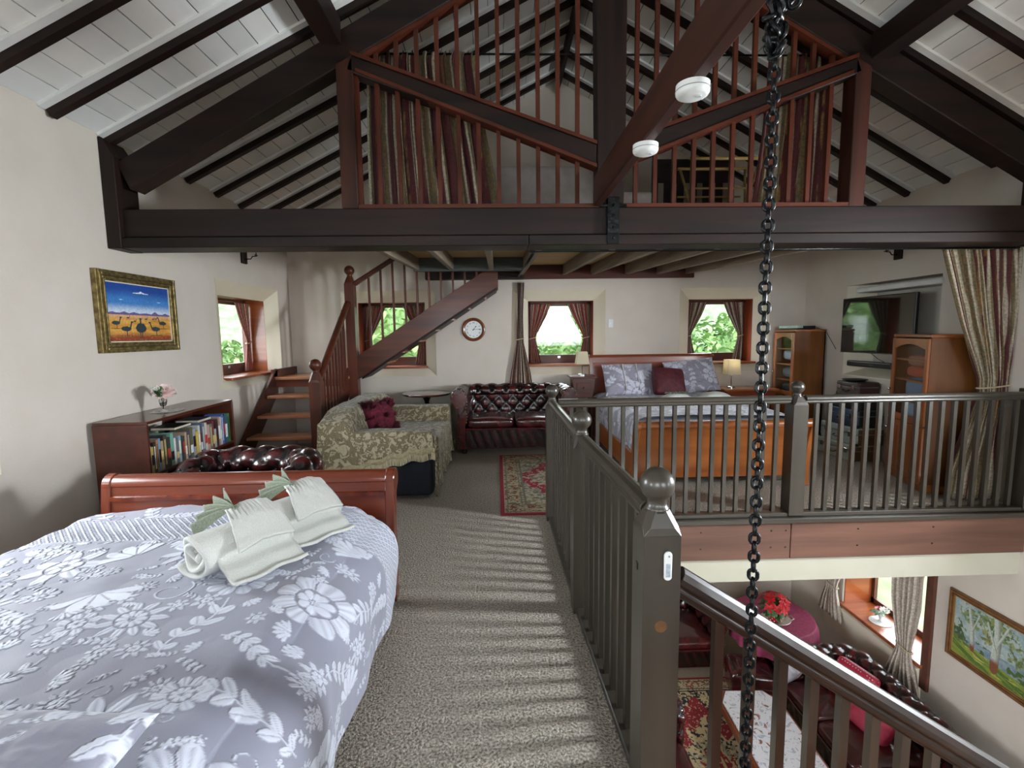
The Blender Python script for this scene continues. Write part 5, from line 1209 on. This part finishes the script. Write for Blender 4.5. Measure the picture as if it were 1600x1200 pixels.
def suitcase(label, x, y, z, l, dp, h, m, m2, rz=0.0):
    t = thing('suitcase', label, 'suitcase', (x, y, z), rz)
    MB().box(0, dp, -l/2, l/2, 0, h*.66).build('body', m, t, bevel=.014, seg=3); MB().box(0, dp, -l/2, l/2, h*.67, h).build('lid', m, t, bevel=.014, seg=3)
    MB().box(.02, dp-.01, -l/2-.003, -l/2+.01, .01, h-.01).build('side_panel', m2, t, bevel=.004)
    MB().box(-.003, dp+.003, -l/2-.004, l/2+.003, h*.645, h*.685).build('metal_edge', mat('dull_metal', '9a9c98', rough=.35, metal=.8) if 'dull_metal' not in bpy.data.materials else bpy.data.materials['dull_metal'], t)
    MB().tube([(0, -.05, h*.42), (-.028, -.045, h*.36), (-.032, 0, h*.33), (-.028, .045, h*.36), (0, .05, h*.42)], .008, 8).build('handle', m2, t, smooth=True)
    for sy in (-1, 1):
        MB().box(-.012, 0, sy*l*.33-.022, sy*l*.33+.022, h*.48, h*.78).build('latch', M_METAL, t, bevel=.003)
        MB().box(-.003, .035, sy*l/2-.02 if sy > 0 else -l/2-.003, l/2+.003 if sy > 0 else -l/2+.02, -.0, .035).build('corner_guard', M_DRK, t, bevel=.006)
suitcase('cream vintage suitcase at the bottom of the stack beside the glazed cabinet', 3.99, 5.50, 0, .62, .33, .185, M_CRM, M_TAN)
suitcase('grey-green vintage suitcase second from the bottom of the stack', 4.00, 5.46, .186, .60, .32, .20, M_GRYV, M_TAN)
suitcase('dark blue suitcase third from the bottom of the stack', 4.02, 5.44, .387, .50, .30, .20, M_BLUV, M_DRK)
suitcase('small black case fourth from the bottom of the stack', 4.04, 5.42, .588, .42, .28, .14, M_DRK, M_DRK)
suitcase('small brown vanity case on top of the suitcase stack', 4.06, 5.44, .729, .34, .26, .165, M_BRNV, mat('plum_side', '3a2224', '4a2e30', .5, 20))
t = thing('tray', 'round black dish on top of the suitcase stack', 'dish', (4.17, 5.46, .895)); MB().lathe([(.001, 0), (.09, 0), (.13, .022), (.125, .026), (.085, .008), (.001, .006)], 28).build('dish', M_BLACK, t, smooth=True)

# ------------------------------------------------------------------ upper rug
def rug_canvas(nu, nv, W_, H_, red, cream, dark, border):
    U, V = np.meshgrid(np.linspace(0, W_, nu), np.linspace(0, H_, nv)); x = U-W_/2; y = V-H_/2; e = np.minimum.reduce([U, W_-U, V, H_-V])
    fl = vnoise(U*55, V*55, 4, 2); f2 = vnoise(U*38+3, V*38, 9, 2); wob = .022*np.sin(np.arctan2(y, x)*16)+.012*np.sin(np.arctan2(y, x)*32+1)
    dia = np.abs(x)/(W_*.5)+np.abs(y)/(H_*.5)+wob*2.2
    col = np.broadcast_to(cc(cream), U.shape+(3,)).copy()
    def put(m, c): col[m] = cc(c)
    inner = e > border
    put(inner, cream); put(inner & (f2 > .02), dark)
    put(inner & (dia < .92) & (fl < .12), dark); put(inner & (dia < .92) & (fl >= .05), cream)
    put(inner & (dia < .78), red); put(inner & (dia < .78) & (fl > .20), cream)
    put(inner & (dia < .56), cream); put(inner & (dia < .56) & (f2 > .10), dark); put(inner & (dia < .44) & (fl > .05), '8c8a72')
    put(inner & (dia < .30), red); put(inner & (dia < .30) & (f2 > .15), cream); put(inner & (dia < .16), cream)
    cor = inner & (np.abs(np.abs(x)-(W_/2-border)) + np.abs(np.abs(y)-(H_/2-border)) < .18*W_); put(cor, cream); put(cor & (fl > .03), '8f8560')
    b = (e > .035) & (e <= border); put(b, 'b6ab8b'); put(b & (fl > .10), '8a3a33'); put(b & (f2 > .14), '6f6a4e'); put((np.abs(e-border) < .008) | (np.abs(e-.06) < .005) | (np.abs(e-border+.035) < .005), dark)
    put(e <= .032, red); return col
def rug(label, x0, x1, y0, y1, z, cnv, name='rug'):
    nv, nu = cnv.shape[:2]; U, V = np.meshgrid(np.linspace(x0, x1, nu), np.linspace(y0, y1, nv)); Z = np.full(U.shape, z+.012)
    t = thing(name, label, 'rug', ((x0+x1)/2, (y0+y1)/2, z)); 
    grid('pile', np.stack([U-(x0+x1)/2, V-(y0+y1)/2, Z-z], -1), M_RUG, t, col=cnv)
    MB().box(x0-(x0+x1)/2-.004, x1-(x0+x1)/2+.004, y0-(y0+y1)/2-.004, y1-(y0+y1)/2+.004, .001, .0115).build('backing', mat('rug_edge', '7d1c28', rough=.9) if 'rug_edge' not in bpy.data.materials else bpy.data.materials['rug_edge'], t)
rug('red and cream oriental rug on the upper floor in front of the tufted sofa', .01, 1.26, 3.84, 5.78, 0, rug_canvas(260, 400, 1.25, 1.94, '9c2438', 'bfb49b', '77776a', .22))

# ------------------------------------------------------------------ chain
t = thing('hanging_chain', 'black iron chain hanging from the beam in front of the stair rail', 'chain', (.717, 1.28, 2.44))
def link_mesh(w, l, r):
    pts = []; n = 10; hw, hl = w/2-r, l/2-r
    for i in range(n): a = -PI/2+PI*i/(n-1); pts.append((hw*math.sin(a) if False else hw*math.cos(a+0)*1.0, 0, (hl-hw)+hw*math.sin(a)) if a >= 0 else (hw*math.cos(a), 0, -(hl-hw)+hw*math.sin(a)))
    pts += [(-x, 0, z) for x, _, z in pts[::-1]]; return MB().tube(pts, r, 8, True).mesh('link', M_IRON, True)
lk = link_mesh(.033, .0405, .0054); pitch = .0268; z = -.05; k = 0; rl = random.Random(3)
while z > -2.85:
    inst(lk, 'link', t, (rl.uniform(-.0006, .0006), 0, z), (0, rl.uniform(-.04, .04), (0 if k % 2 else PI/2)-.45+rl.uniform(-.12, .12))); z -= pitch; k += 1
# the bunched loop near the top
for i in range(16): inst(lk, 'link', t, (rl.uniform(-.026, .030), rl.uniform(-.03, .01), -.115-.0085*i), (rl.uniform(-.9, .9), rl.uniform(-.9, .9), rl.uniform(0, 3)), (1.15,)*3)
MB().tube([(.0, 0, -.10)]+[(.022*math.sin(a), .0, -.115-.022*(1-math.cos(a))+.02) for a in [i*PI/5 for i in range(1, 10)]], .006, 8).build('hook', M_IRON, t, smooth=True)
MB().box(.012, .084, -.015, .015, -.006, -.001).box(.012, .017, -.015, .015, -.006, .20).tube([(.016, 0, .12), (.002, 0, .10), (0, 0, .0), (0, 0, -.05)], .006, 8).build('eye_bolt', M_IRON, t, smooth=True)

# ------------------------------------------------------------------ loft furniture
M_LINEN = mat('pale_grey_linen', 'b0a9a6', 'beb8b4', .9, 12, bump=.3)
zl = jz(5.0)+.157
t = thing('mattress', 'pale grey mattress standing on its side in the loft, left of the king post', 'mattress', (.46, 5.05, zl)); 
P = cushion_mesh(1.08, .80, .2, .01, 30, .02); P = np.stack([P[..., 0], P[..., 2], P[..., 1]+.40], -1); grid('cover', P, M_LINEN, t, wrap=True)
t = thing('mattress', 'pale grey bolster seen right of the king post in the loft', 'mattress', (1.40, 4.95, zl)); P = cushion_mesh(.36, .52, .2, .01, 20, .01); P = np.stack([P[..., 0], P[..., 2], P[..., 1]+.26], -1); grid('cover', P, M_LINEN, t, wrap=True)
M_BAM = wood('bamboo', '8a6f3e', 'b09455', 'x', .5)
t = thing('luggage_stand', 'light bamboo folding stand in the right half of the loft', 'stand', (2.25, 4.95, zl))
for y in (-.15, .15):
    MB().tube([(-.36, y, .80), (.36, y, .80)], .016, 8).build('rail', M_BAM, t, smooth=True); MB().tube([(-.36, y, .52), (.30, y, .52)], .010, 8).build('rail', M_BAM, t, smooth=True)
    for sx in (-1, 1): MB().tube([(sx*.34, y, .80), (sx*.22, -y, .0)], .013, 8).build('leg', M_BAM, t, smooth=True)
MB().tube([(-.5, -.1, .42), (-.36, -.1, .0)], .012, 8).build('prop', M_METAL, t, smooth=True)
t = thing('bed', 'dark timber bed with pale slats at the back of the loft', 'bed', (2.36, 5.5, jz(5.9)+.157))
MB().box(-.62, .30, -.05, .0, .0, .98).build('headboard', DK['x'], t, bevel=.01); MB().box(-.60, .28, 0, .9, .08, .3).build('frame', DK['x'], t)
for k in range(6): MB().box(-.56+.145*k, -.50+.145*k, -.056, -.05, .25, .72).build('slat', wood('pale_slat', '5e5648', '7a7060', 'z', .6) if 'pale_slat' not in bpy.data.materials else bpy.data.materials['pale_slat'], t)

# small socket and plug under the stair
t = thing('plug_socket', 'black plug in a socket on the wall seen between the stair treads', 'socket', (-2.33, 6.69, .66)); MB().box(-.04, .04, -.008, .0, -.03, .05).build('plate', M_WHITEPL, t, bevel=.003); MB().box(-.018, .018, -.045, -.008, -.015, .025).build('plug', M_BLACK, t, bevel=.004)
MB().tube([(0, -.04, 0), (.02, -.06, -.05), (.07, -.05, -.2), (.12, -.04, -.5)], .004, 6).build('cord', M_BLACK, t, smooth=True)

# ------------------------------------------------------------------ lower room
Z0 = ZF
def lrug(): return rug_canvas(420, 460, 2.6, 2.8, '86202a', 'b9a77f', '1f2230', .30)
rug('large red, black and cream oriental rug on the lower floor', 1.10, 3.30, 2.7, 5.55, Z0, rug_canvas(420, 520, 2.2, 2.85, '84202a', 'b9a77f', '20222c', .22))
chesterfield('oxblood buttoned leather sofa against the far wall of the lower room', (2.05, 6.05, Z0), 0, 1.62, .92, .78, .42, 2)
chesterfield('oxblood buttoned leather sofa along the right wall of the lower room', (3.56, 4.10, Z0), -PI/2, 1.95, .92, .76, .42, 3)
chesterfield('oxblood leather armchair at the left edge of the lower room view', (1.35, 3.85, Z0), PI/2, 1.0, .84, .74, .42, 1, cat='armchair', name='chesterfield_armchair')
t = thing('footstool', 'red buttoned leather footstool between the lower sofas', 'footstool', (2.97, 5.24, Z0), -.25)
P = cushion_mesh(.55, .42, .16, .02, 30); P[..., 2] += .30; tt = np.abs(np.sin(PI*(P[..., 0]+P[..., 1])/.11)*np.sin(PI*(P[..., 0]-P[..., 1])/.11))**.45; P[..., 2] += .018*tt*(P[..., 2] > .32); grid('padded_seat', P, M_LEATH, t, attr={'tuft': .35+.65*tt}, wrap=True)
MB().box(-.26, .26, -.20, .20, .06, .26).build('base', M_LEATH, t, bevel=.02, seg=2)
for sx in (-1, 1):
    for sy in (-1, 1): MB().lathe([(.02, 0), (.03, .03), (.02, .06)], 10, (sx*.2, sy*.15, 0)).build('foot', DK['z'], t)
t = thing('cushion', 'red cushion with white dots on the right-hand lower sofa', 'cushion', (3.72, 4.62, Z0+.62))
def dots():
    m, nt, bs = newmat('red_dotted'); v = mapping(nt, (1, 1, 1)); w = nt.nodes.new('ShaderNodeTexVoronoi'); w.inputs['Scale'].default_value = 34; w.inputs['Randomness'].default_value = .25
    nt.links.new(v, w.inputs['Vector']); r = nt.nodes.new('ShaderNodeValToRGB'); r.color_ramp.interpolation = 'CONSTANT'; r.color_ramp.elements[0].color = L4('e2c4c8'); r.color_ramp.elements[1].position = .22; r.color_ramp.elements[1].color = L4('a31c38')
    nt.links.new(w.outputs['Distance'], r.inputs[0]); nt.links.new(r.outputs[0], bs.inputs['Base Color']); bs.inputs['Roughness'].default_value = .5; return m
M_DOTS = dots()
o = grid('cover', cushion_mesh(.42, .36, .13, .03, 20), M_DOTS, t, wrap=True); o.rotation_euler = (1.1, 0, -1.3)
t = thing('cushion', 'plain red cushion leaning beside the dotted one on the lower sofa', 'cushion', (3.62, 4.22, Z0+.60)); o = grid('cover', cushion_mesh(.42, .38, .13, .03, 20), mat('plain_red_cloth', '8c1c34', 'a32a45', .7, 20), t, wrap=True); o.rotation_euler = (.95, 0, -1.4)
t = thing('cushion', 'small beige cushion on the far lower sofa', 'cushion', (2.02, 5.98, Z0+.60)); o = grid('cover', cushion_mesh(.30, .22, .10, .02, 18), mat('beige_cloth', '9c8f7c', 'b0a38f', .8, 20), t, wrap=True); o.rotation_euler = (1.2, 0, .1)
t = thing('cushion', 'silver-grey satin cushion at the corner of the right-hand lower sofa', 'cushion', (3.24, 4.92, Z0+.56)); o = grid('cover', cushion_mesh(.32, .30, .12, .03, 20), mat('silver_satin', '8c8a90', 'b8b6bc', .3, 8), t, wrap=True); o.rotation_euler = (1.0, 0, -2.6)
# coffee table with an inlaid marble-like top
t = thing('coffee_table', 'long low table with a white flower-patterned stone top and carved wooden frame', 'table', (2.60, 4.03, Z0), -.03)
m, nt, bs = newmat('flowered_stone'); v = mapping(nt, (1, 1, 1)); n = nt.nodes.new('ShaderNodeTexNoise'); n.inputs['Scale'].default_value = 9; n.inputs['Detail'].default_value = 6; n.inputs['Distortion'].default_value = 2.2
nt.links.new(v, n.inputs['Vector']); r = nt.nodes.new('ShaderNodeValToRGB'); e = r.color_ramp.elements; e[0].position = .33; e[0].color = L4('8b5f52'); e[1].position = .62; e[1].color = L4('aab0bc')
x = e.new(.40); x.color = L4('d4d6dc'); x = e.new(.56); x.color = L4('dadbe0'); nt.links.new(n.outputs[0], r.inputs[0]); nt.links.new(r.outputs[0], bs.inputs['Base Color']); bs.inputs['Roughness'].default_value = .15; bs.inputs['Coat Weight'].default_value = .6
def octo(a, b, c): return [(-a+c, -b), (a-c, -b), (a, -b+c*1.6), (a, b-c*1.6), (a-c, b), (-a+c, b), (-a, b-c*1.6), (-a, -b+c*1.6)]
MB().prism(octo(.30, .74, .10), 'z', .435, .452).build('stone_top', m, t, bevel=.003); M_CARV = wood('carved_walnut', '6d3218', '8e4a28', 'y', .3, coat=.4)
MB().prism(octo(.33, .77, .11), 'z', .36, .436).build('frame', M_CARV, t, bevel=.012, seg=2)
for sx in (-1, 1):
    for sy in (-1, 1): MB().tube([(sx*.27, sy*.70, .40), (sx*.32, sy*.75, .30), (sx*.29, sy*.72, .15), (sx*.26, sy*.69, .05), (sx*.30, sy*.73, .012)], .02, 8, rs=[.03, .028, .018, .013, .02]).build('leg', M_CARV, t, smooth=True)
# round table with burgundy cloth
t = thing('round_table', 'round table under the burgundy cloth in the corner of the lower room', 'table', (3.46, 5.68, Z0))
MB().lathe([(.001, .70), (.46, .70), (.46, .735), (.001, .735)], 32).build('table_top', DK['x'], t); MB().lathe([(.05, 0), (.05, .7)], 12).build('pedestal', DK['z'], t)
MB().lathe([(.22, 0), (.22, .03), (.05, .06)], 20).build('foot', DK['x'], t)
A, R = np.meshgrid(np.linspace(0, 2*PI, 161)[:-1], np.linspace(0, 1, 40)); r_ = np.where(R < .62, R/.62*.475, .475+.035*sstep(.62, .75, R)); dz = np.where(R < .62, 0, (R-.62)/.38*.30)
r_ = r_+.018*np.sin(A*15)*sstep(.66, 1, R); P = np.stack([r_*np.cos(A)+3.46, r_*np.sin(A)+5.68, Z0+.742-dz+.006*np.exp(-((R-.6)/.04)**2)*0], -1)
grid('tablecloth', P, mat('burgundy_cloth', '7c2644', '8e3454', .75, 30, bump=.2), wrap=True, label='burgundy round tablecloth hanging in folds, under the red potted plant', cat='tablecloth')
zt_ = Z0+.745
t = thing('tray', 'oval silver tray with handles under the red potted plant', 'tray', (3.42, 5.56, zt_)); M_SILV = mat('silver_plate', 'b8b0a4', 'cfc8bc', .3, 20, metal=.7)
MB().lathe([(.001, 0), (.14, 0), (.185, .018), (.18, .022), (.135, .006), (.001, .005)], 32, sy=.8).build('plate', M_SILV, t, smooth=True)
for s_ in (-1, 1): MB().tube([(s_*.17, -.05, .02), (s_*.22, -.03, .025), (s_*.22, .03, .025), (s_*.17, .05, .02)], .006, 8).build('handle', M_SILV, t, smooth=True)
t = thing('potted_poinsettia', 'red poinsettia in a red pot with white dots on the round table', 'plant', (3.40, 5.55, zt_+.008))
MB().lathe([(.001, 0), (.07, 0), (.095, .05), (.10, .11), (.092, .12), (.085, .10), (.001, .09)], 24).build('pot', mat('red_glaze', 'a0121e', rough=.25, coat=.6), t, smooth=True)
mb = MB()
for j, z in enumerate((.03, .06, .09)):
    for i in range(12): a = 2*PI*(i+j*.5)/12; rr_ = .082+.25*(z-.03)+.004; mb.ball((rr_*math.cos(a), rr_*math.sin(a), z), .007, 6)
mb.build('white_dot', M_WHITEPL, t, kind='stuff')
rp = random.Random(8); br = MB(); lv = MB(); sm_ = MB()
for i in range(17):
    a = rp.uniform(0, 6.28); el = rp.uniform(.25, 1.4); c = Vector((math.cos(a)*math.cos(el)*.19, math.sin(a)*math.cos(el)*.19, .20+math.sin(el)*.13)); ax = (c-Vector((0, 0, .1))).normalized(); q = ax.to_track_quat('Z', 'Y')
    sm_.tube([(0, 0, .1), c*.6+Vector((0, 0, .05)), c], .004, 5)
    for k in range(7): b = 2*PI*k/7+rp.random(); petal(br, c, q @ Vector((math.cos(b), math.sin(b), .35)), ax, rp.uniform(.05, .075), .030, -.25)
    for k in range(4): b = rp.uniform(0, 6.28); petal(lv, c*.85, q @ Vector((math.cos(b), math.sin(b), -.3)), ax, .10, .05, -.2)
for i in range(34):
    a = rp.uniform(0, 6.28); petal(lv, (0.05*math.cos(a), .05*math.sin(a), rp.uniform(.11, .2)), (math.cos(a), math.sin(a), rp.uniform(-.2, .5)), (0, 0, 1), rp.uniform(.10, .15), .055, -.25)
br.build('bract', M_REDP, t, smooth=True, kind='stuff'); lv.build('leaf', M_LEAF, t, smooth=True, kind='stuff'); sm_.build('stem', M_LEAF, t, kind='stuff')
# lower window curtains, flowers, painting
lc_ = lambda U, Z: np.broadcast_to(cc('b3a79a'), U.shape+(3,))*(1+.05*np.sin(U*60))[..., None]
drape('beige curtain tied back at the near side of the lower window', (XR-.09, 4.48, Z0+.58), (0,1,0), (-1,0,0), [(0, -.08, .36), (.35, .06, .24), (.45, .06, .24), (.9, -.02, .36), (1.75, -.04, .40)], 1, SEQ_A, amp=.028, pleats=6, nu=120, nv=40, tie=.42, colf=lc_)
drape('beige curtain tied back at the far side of the lower window', (XR-.09, 5.62, Z0+.68), (0,1,0), (-1,0,0), [(0, -.10, .32), (.35, .02, .22), (.45, .02, .22), (.9, -.16, .30), (1.65, -.2, .32)], 1, SEQ_A, amp=.028, pleats=6, nu=120, nv=40, tie=.42, colf=lc_)
t = thing('flower_vase', 'pink and white flowers on a white lace mat on the lower window sill', 'vase', (XR+.14, 5.22, HR[3][2]+.014))
MB().lathe([(.001, 0), (.11, 0), (.115, .003), (.001, .004)], 28).build('lace_mat', bpy.data.materials['lace_white'], t); MB().lathe([(.001, .004), (.03, .004), (.012, .03), (.035, .09), (.03, .10), (.001, .09)], 18).build('bowl', M_WHITEPL, t, smooth=True)
mb = MB(); rose(mb, (0, .02, .13), .055, 3, (-.3, .1, 1)); mb.build('rose', mat('pink_petal', 'c87884', 'e0a0a8', .6, 20), t, smooth=True); mb = MB(); rose(mb, (0, -.05, .15), .06, 3, (-.2, -.3, 1)); mb.build('white_rose', M_PETALW, t, smooth=True, label='white rose')
mb = MB()
for k in range(8): a = k*.8; petal(mb, (0, .03, .10), (math.cos(a), math.sin(a)+.4, .1), (0, 0, 1), .09, .045, -.2)
mb.build('leaf', M_LEAF, t, smooth=True, kind='stuff')
def gum_canvas(nu=240, nv=200):
    U, V = disc_img(nu, nv); col = lerp(cc('8ba0a4'), cc('a9b5b0'), sstep(-.2, .2, vnoise(U*8, V*8, 3))); hl = .42+.08*vnoise(U*5, V*0+1, 6); col = np.where((V < hl)[..., None], lerp(cc('6d8496'), cc('8a9aa0'), sstep(-.2, .2, vnoise(U*9, V*20, 7))), col)
    g = .30-.10*U; gr = lerp(cc('7f8f3a'), cc('4d6a2c'), sstep(-.12, .12, vnoise(U*6+V*10, V*26+U*8, 9))); gr = lerp(gr, cc('b3ad5a'), sstep(.12, .2, vnoise(U*8, V*40, 2))); col = np.where((V < g+.02*vnoise(U*20, V*3, 8))[..., None], gr, col)
    col = lerp(col, cc('46602f'), sstep(.02, .10, vnoise(U*14, V*14, 22))*((V > g) & (V < g+.16)))
    def foliage(cx, cy, sx, sy, seed, c1='4f6438', c2='7c8a54'):
        nonlocal col
        n = vnoise(U*22, V*16, seed); d = ((U-cx)/sx)**2+((V-cy)/sy)**2; m = sstep(1.0, .7, d-n*1.6)*sstep(-.12, .02, vnoise(U*26+4, V*20, seed+1)); col = lerp(col, lerp(cc(c1), cc(c2), sstep(-.1, .15, n)), m)
    foliage(.08, .45, .10, .24, 5, '3f5330', '62733f'); foliage(.28, .82, .18, .20, 12); foliage(.62, .85, .26, .20, 25); foliage(.86, .6, .12, .26, 30, '5a6a40', '8a9464'); foliage(.47, .58, .10, .12, 33, '6b7240', '94905a')
    def trunk(pts, w0, w1):
        nonlocal col
        for (a, b), (c, d) in zip(pts[:-1], pts[1:]):
            t_ = np.clip(((U-a)*(c-a)*2.2+(V-b)*(d-b))/(2.2*(c-a)**2+(d-b)**2+1e-9), 0, 1); dx = np.hypot((U-a-(c-a)*t_), (V-b-(d-b)*t_)*.5); w = w0+(w1-w0)*b; m = dx < w*(1-.4*t_*0)
            sh = lerp(cc('b4bbb0'), cc('7f8275'), sstep(-.2, 1, (U-a-(c-a)*t_)/w)); col = np.where(m[..., None], sh, col)
            m2 = (dx < w) & (V < g+.10); col = np.where(m2[..., None], lerp(cc('7a4a30'), sh, sstep(g, g+.10, V)), col)
    trunk([(.60, .18), (.62, .6), (.60, .95)], .062, .03); trunk([(.62, .55), (.74, .92)], .022, .012); trunk([(.61, .45), (.48, .85)], .018, .01); trunk([(.29, .26), (.27, .6), (.22, .9)], .036, .018); trunk([(.27, .55), (.36, .88)], .012, .008)
    return col
picture('wood-framed landscape painting of pale gum trees on the lower right wall', TR, 3.50, 4.26, -1.64, -.975, gum_canvas(), .055, .03, wood('picture_frame_timber', '5b3a1e', '7d5630', 'x', .4, coat=.2), mat('gilt_liner', 'a08850', rough=.5, metal=.3), flip=True)

# ------------------------------------------------------------------ outside
MB().box(-60, 60, -60, 90, -3.2, -3.0).build('ground', mat('grass', '5a6448', '747c60', .95, 2, bump=.3), kind='structure')
U, V = np.meshgrid(np.linspace(-40, 40, 60), np.linspace(0, 1, 20)); H = -3+13*V+2*vnoise(U*.1+9, V*2, 4); 
grid('hillside', np.stack([U*1.6, 28+26*V+2*vnoise(U*.2, V*3, 2), H], -1), mat('hill_green', '44583a', '68785a', .95, 1.2), kind='structure')
M_FOL = mat('bush_leaf', '4a6a38', '84a264', .8, 2.5)
lm = random.Random(5)
def bush(label, x, y, z, r, h, n=3200):
    t = thing('tree', label, 'tree', (x, y, -3.0)); mb = MB()
    for i in range(n):
        a = lm.uniform(0, 6.28); el = math.asin(lm.uniform(-.6, 1)); q = lm.uniform(.7, 1.05); c = Vector((math.cos(a)*math.cos(el)*r*q, math.sin(a)*math.cos(el)*r*q, z+3+h*.5+math.sin(el)*h*.5*q)); d = Vector([lm.uniform(-1, 1) for _ in range(3)]); petal(mb, c, d, (.2, .3, 1), r*.085, r*.06, -.2)
    mb.build('crown', M_FOL, t, kind='stuff'); mb = MB(); mb.ball((0, 0, z+3+h*.5), r*.72, 12, sz=h/(2*r)); mb.build('inner_crown', M_FOL, t, smooth=True); MB().tube([(0, 0, 0), (.1, 0, z+3+h*.3)], .14, 8).build('trunk', M_JOIST, t)
for a in (('green tree seen through the window behind the stair', -3.4, 15, -2, 2.6, 5.6), ('green tree seen through the window above the tufted sofa', 2.6, 15.5, -2, 2.2, 4.2), ('green tree seen through the window by the pine bed', 7.9, 15.5, -2, 2.4, 4.0), ('green tree seen through the left wall window', -11, 17, -2, 3.0, 3.6), ('green tree seen through the lower window', 13, 12, -3, 3, 3.0)): bush(*a)
# ------------------------------------------------------------------ groups of repeats
GROUPS = {'suitcase': 'vintage suitcases in the stack beside the cabinet', 'folded_linen': 'folded blankets behind the cabinet doors', 'tree': 'green trees outside the windows', 'smoke_alarm': 'smoke alarms under the brown beam',
          'rolled_towel': 'rolled towels on the near bed', 'folded_towel': 'folded towels on the far bed', 'face_cloth': 'face cloths on the rolled towels', 'table_lamp': 'bedside lamps', 'cabinet': 'honey pine glazed cabinets',
          'wall_bracket': 'iron brackets high on the side walls', 'curtain_rod': 'thin curtain rods', 'chesterfield_sofa': 'buttoned leather sofas', 'chesterfield_armchair': 'buttoned leather armchairs', 'curtain': 'patterned curtains'}
for o in C.objects:
    b = o.name.split('.')[0]
    if o.parent is None and b in GROUPS and o.get('label') and not o.get('group'): o['group'] = GROUPS[b]
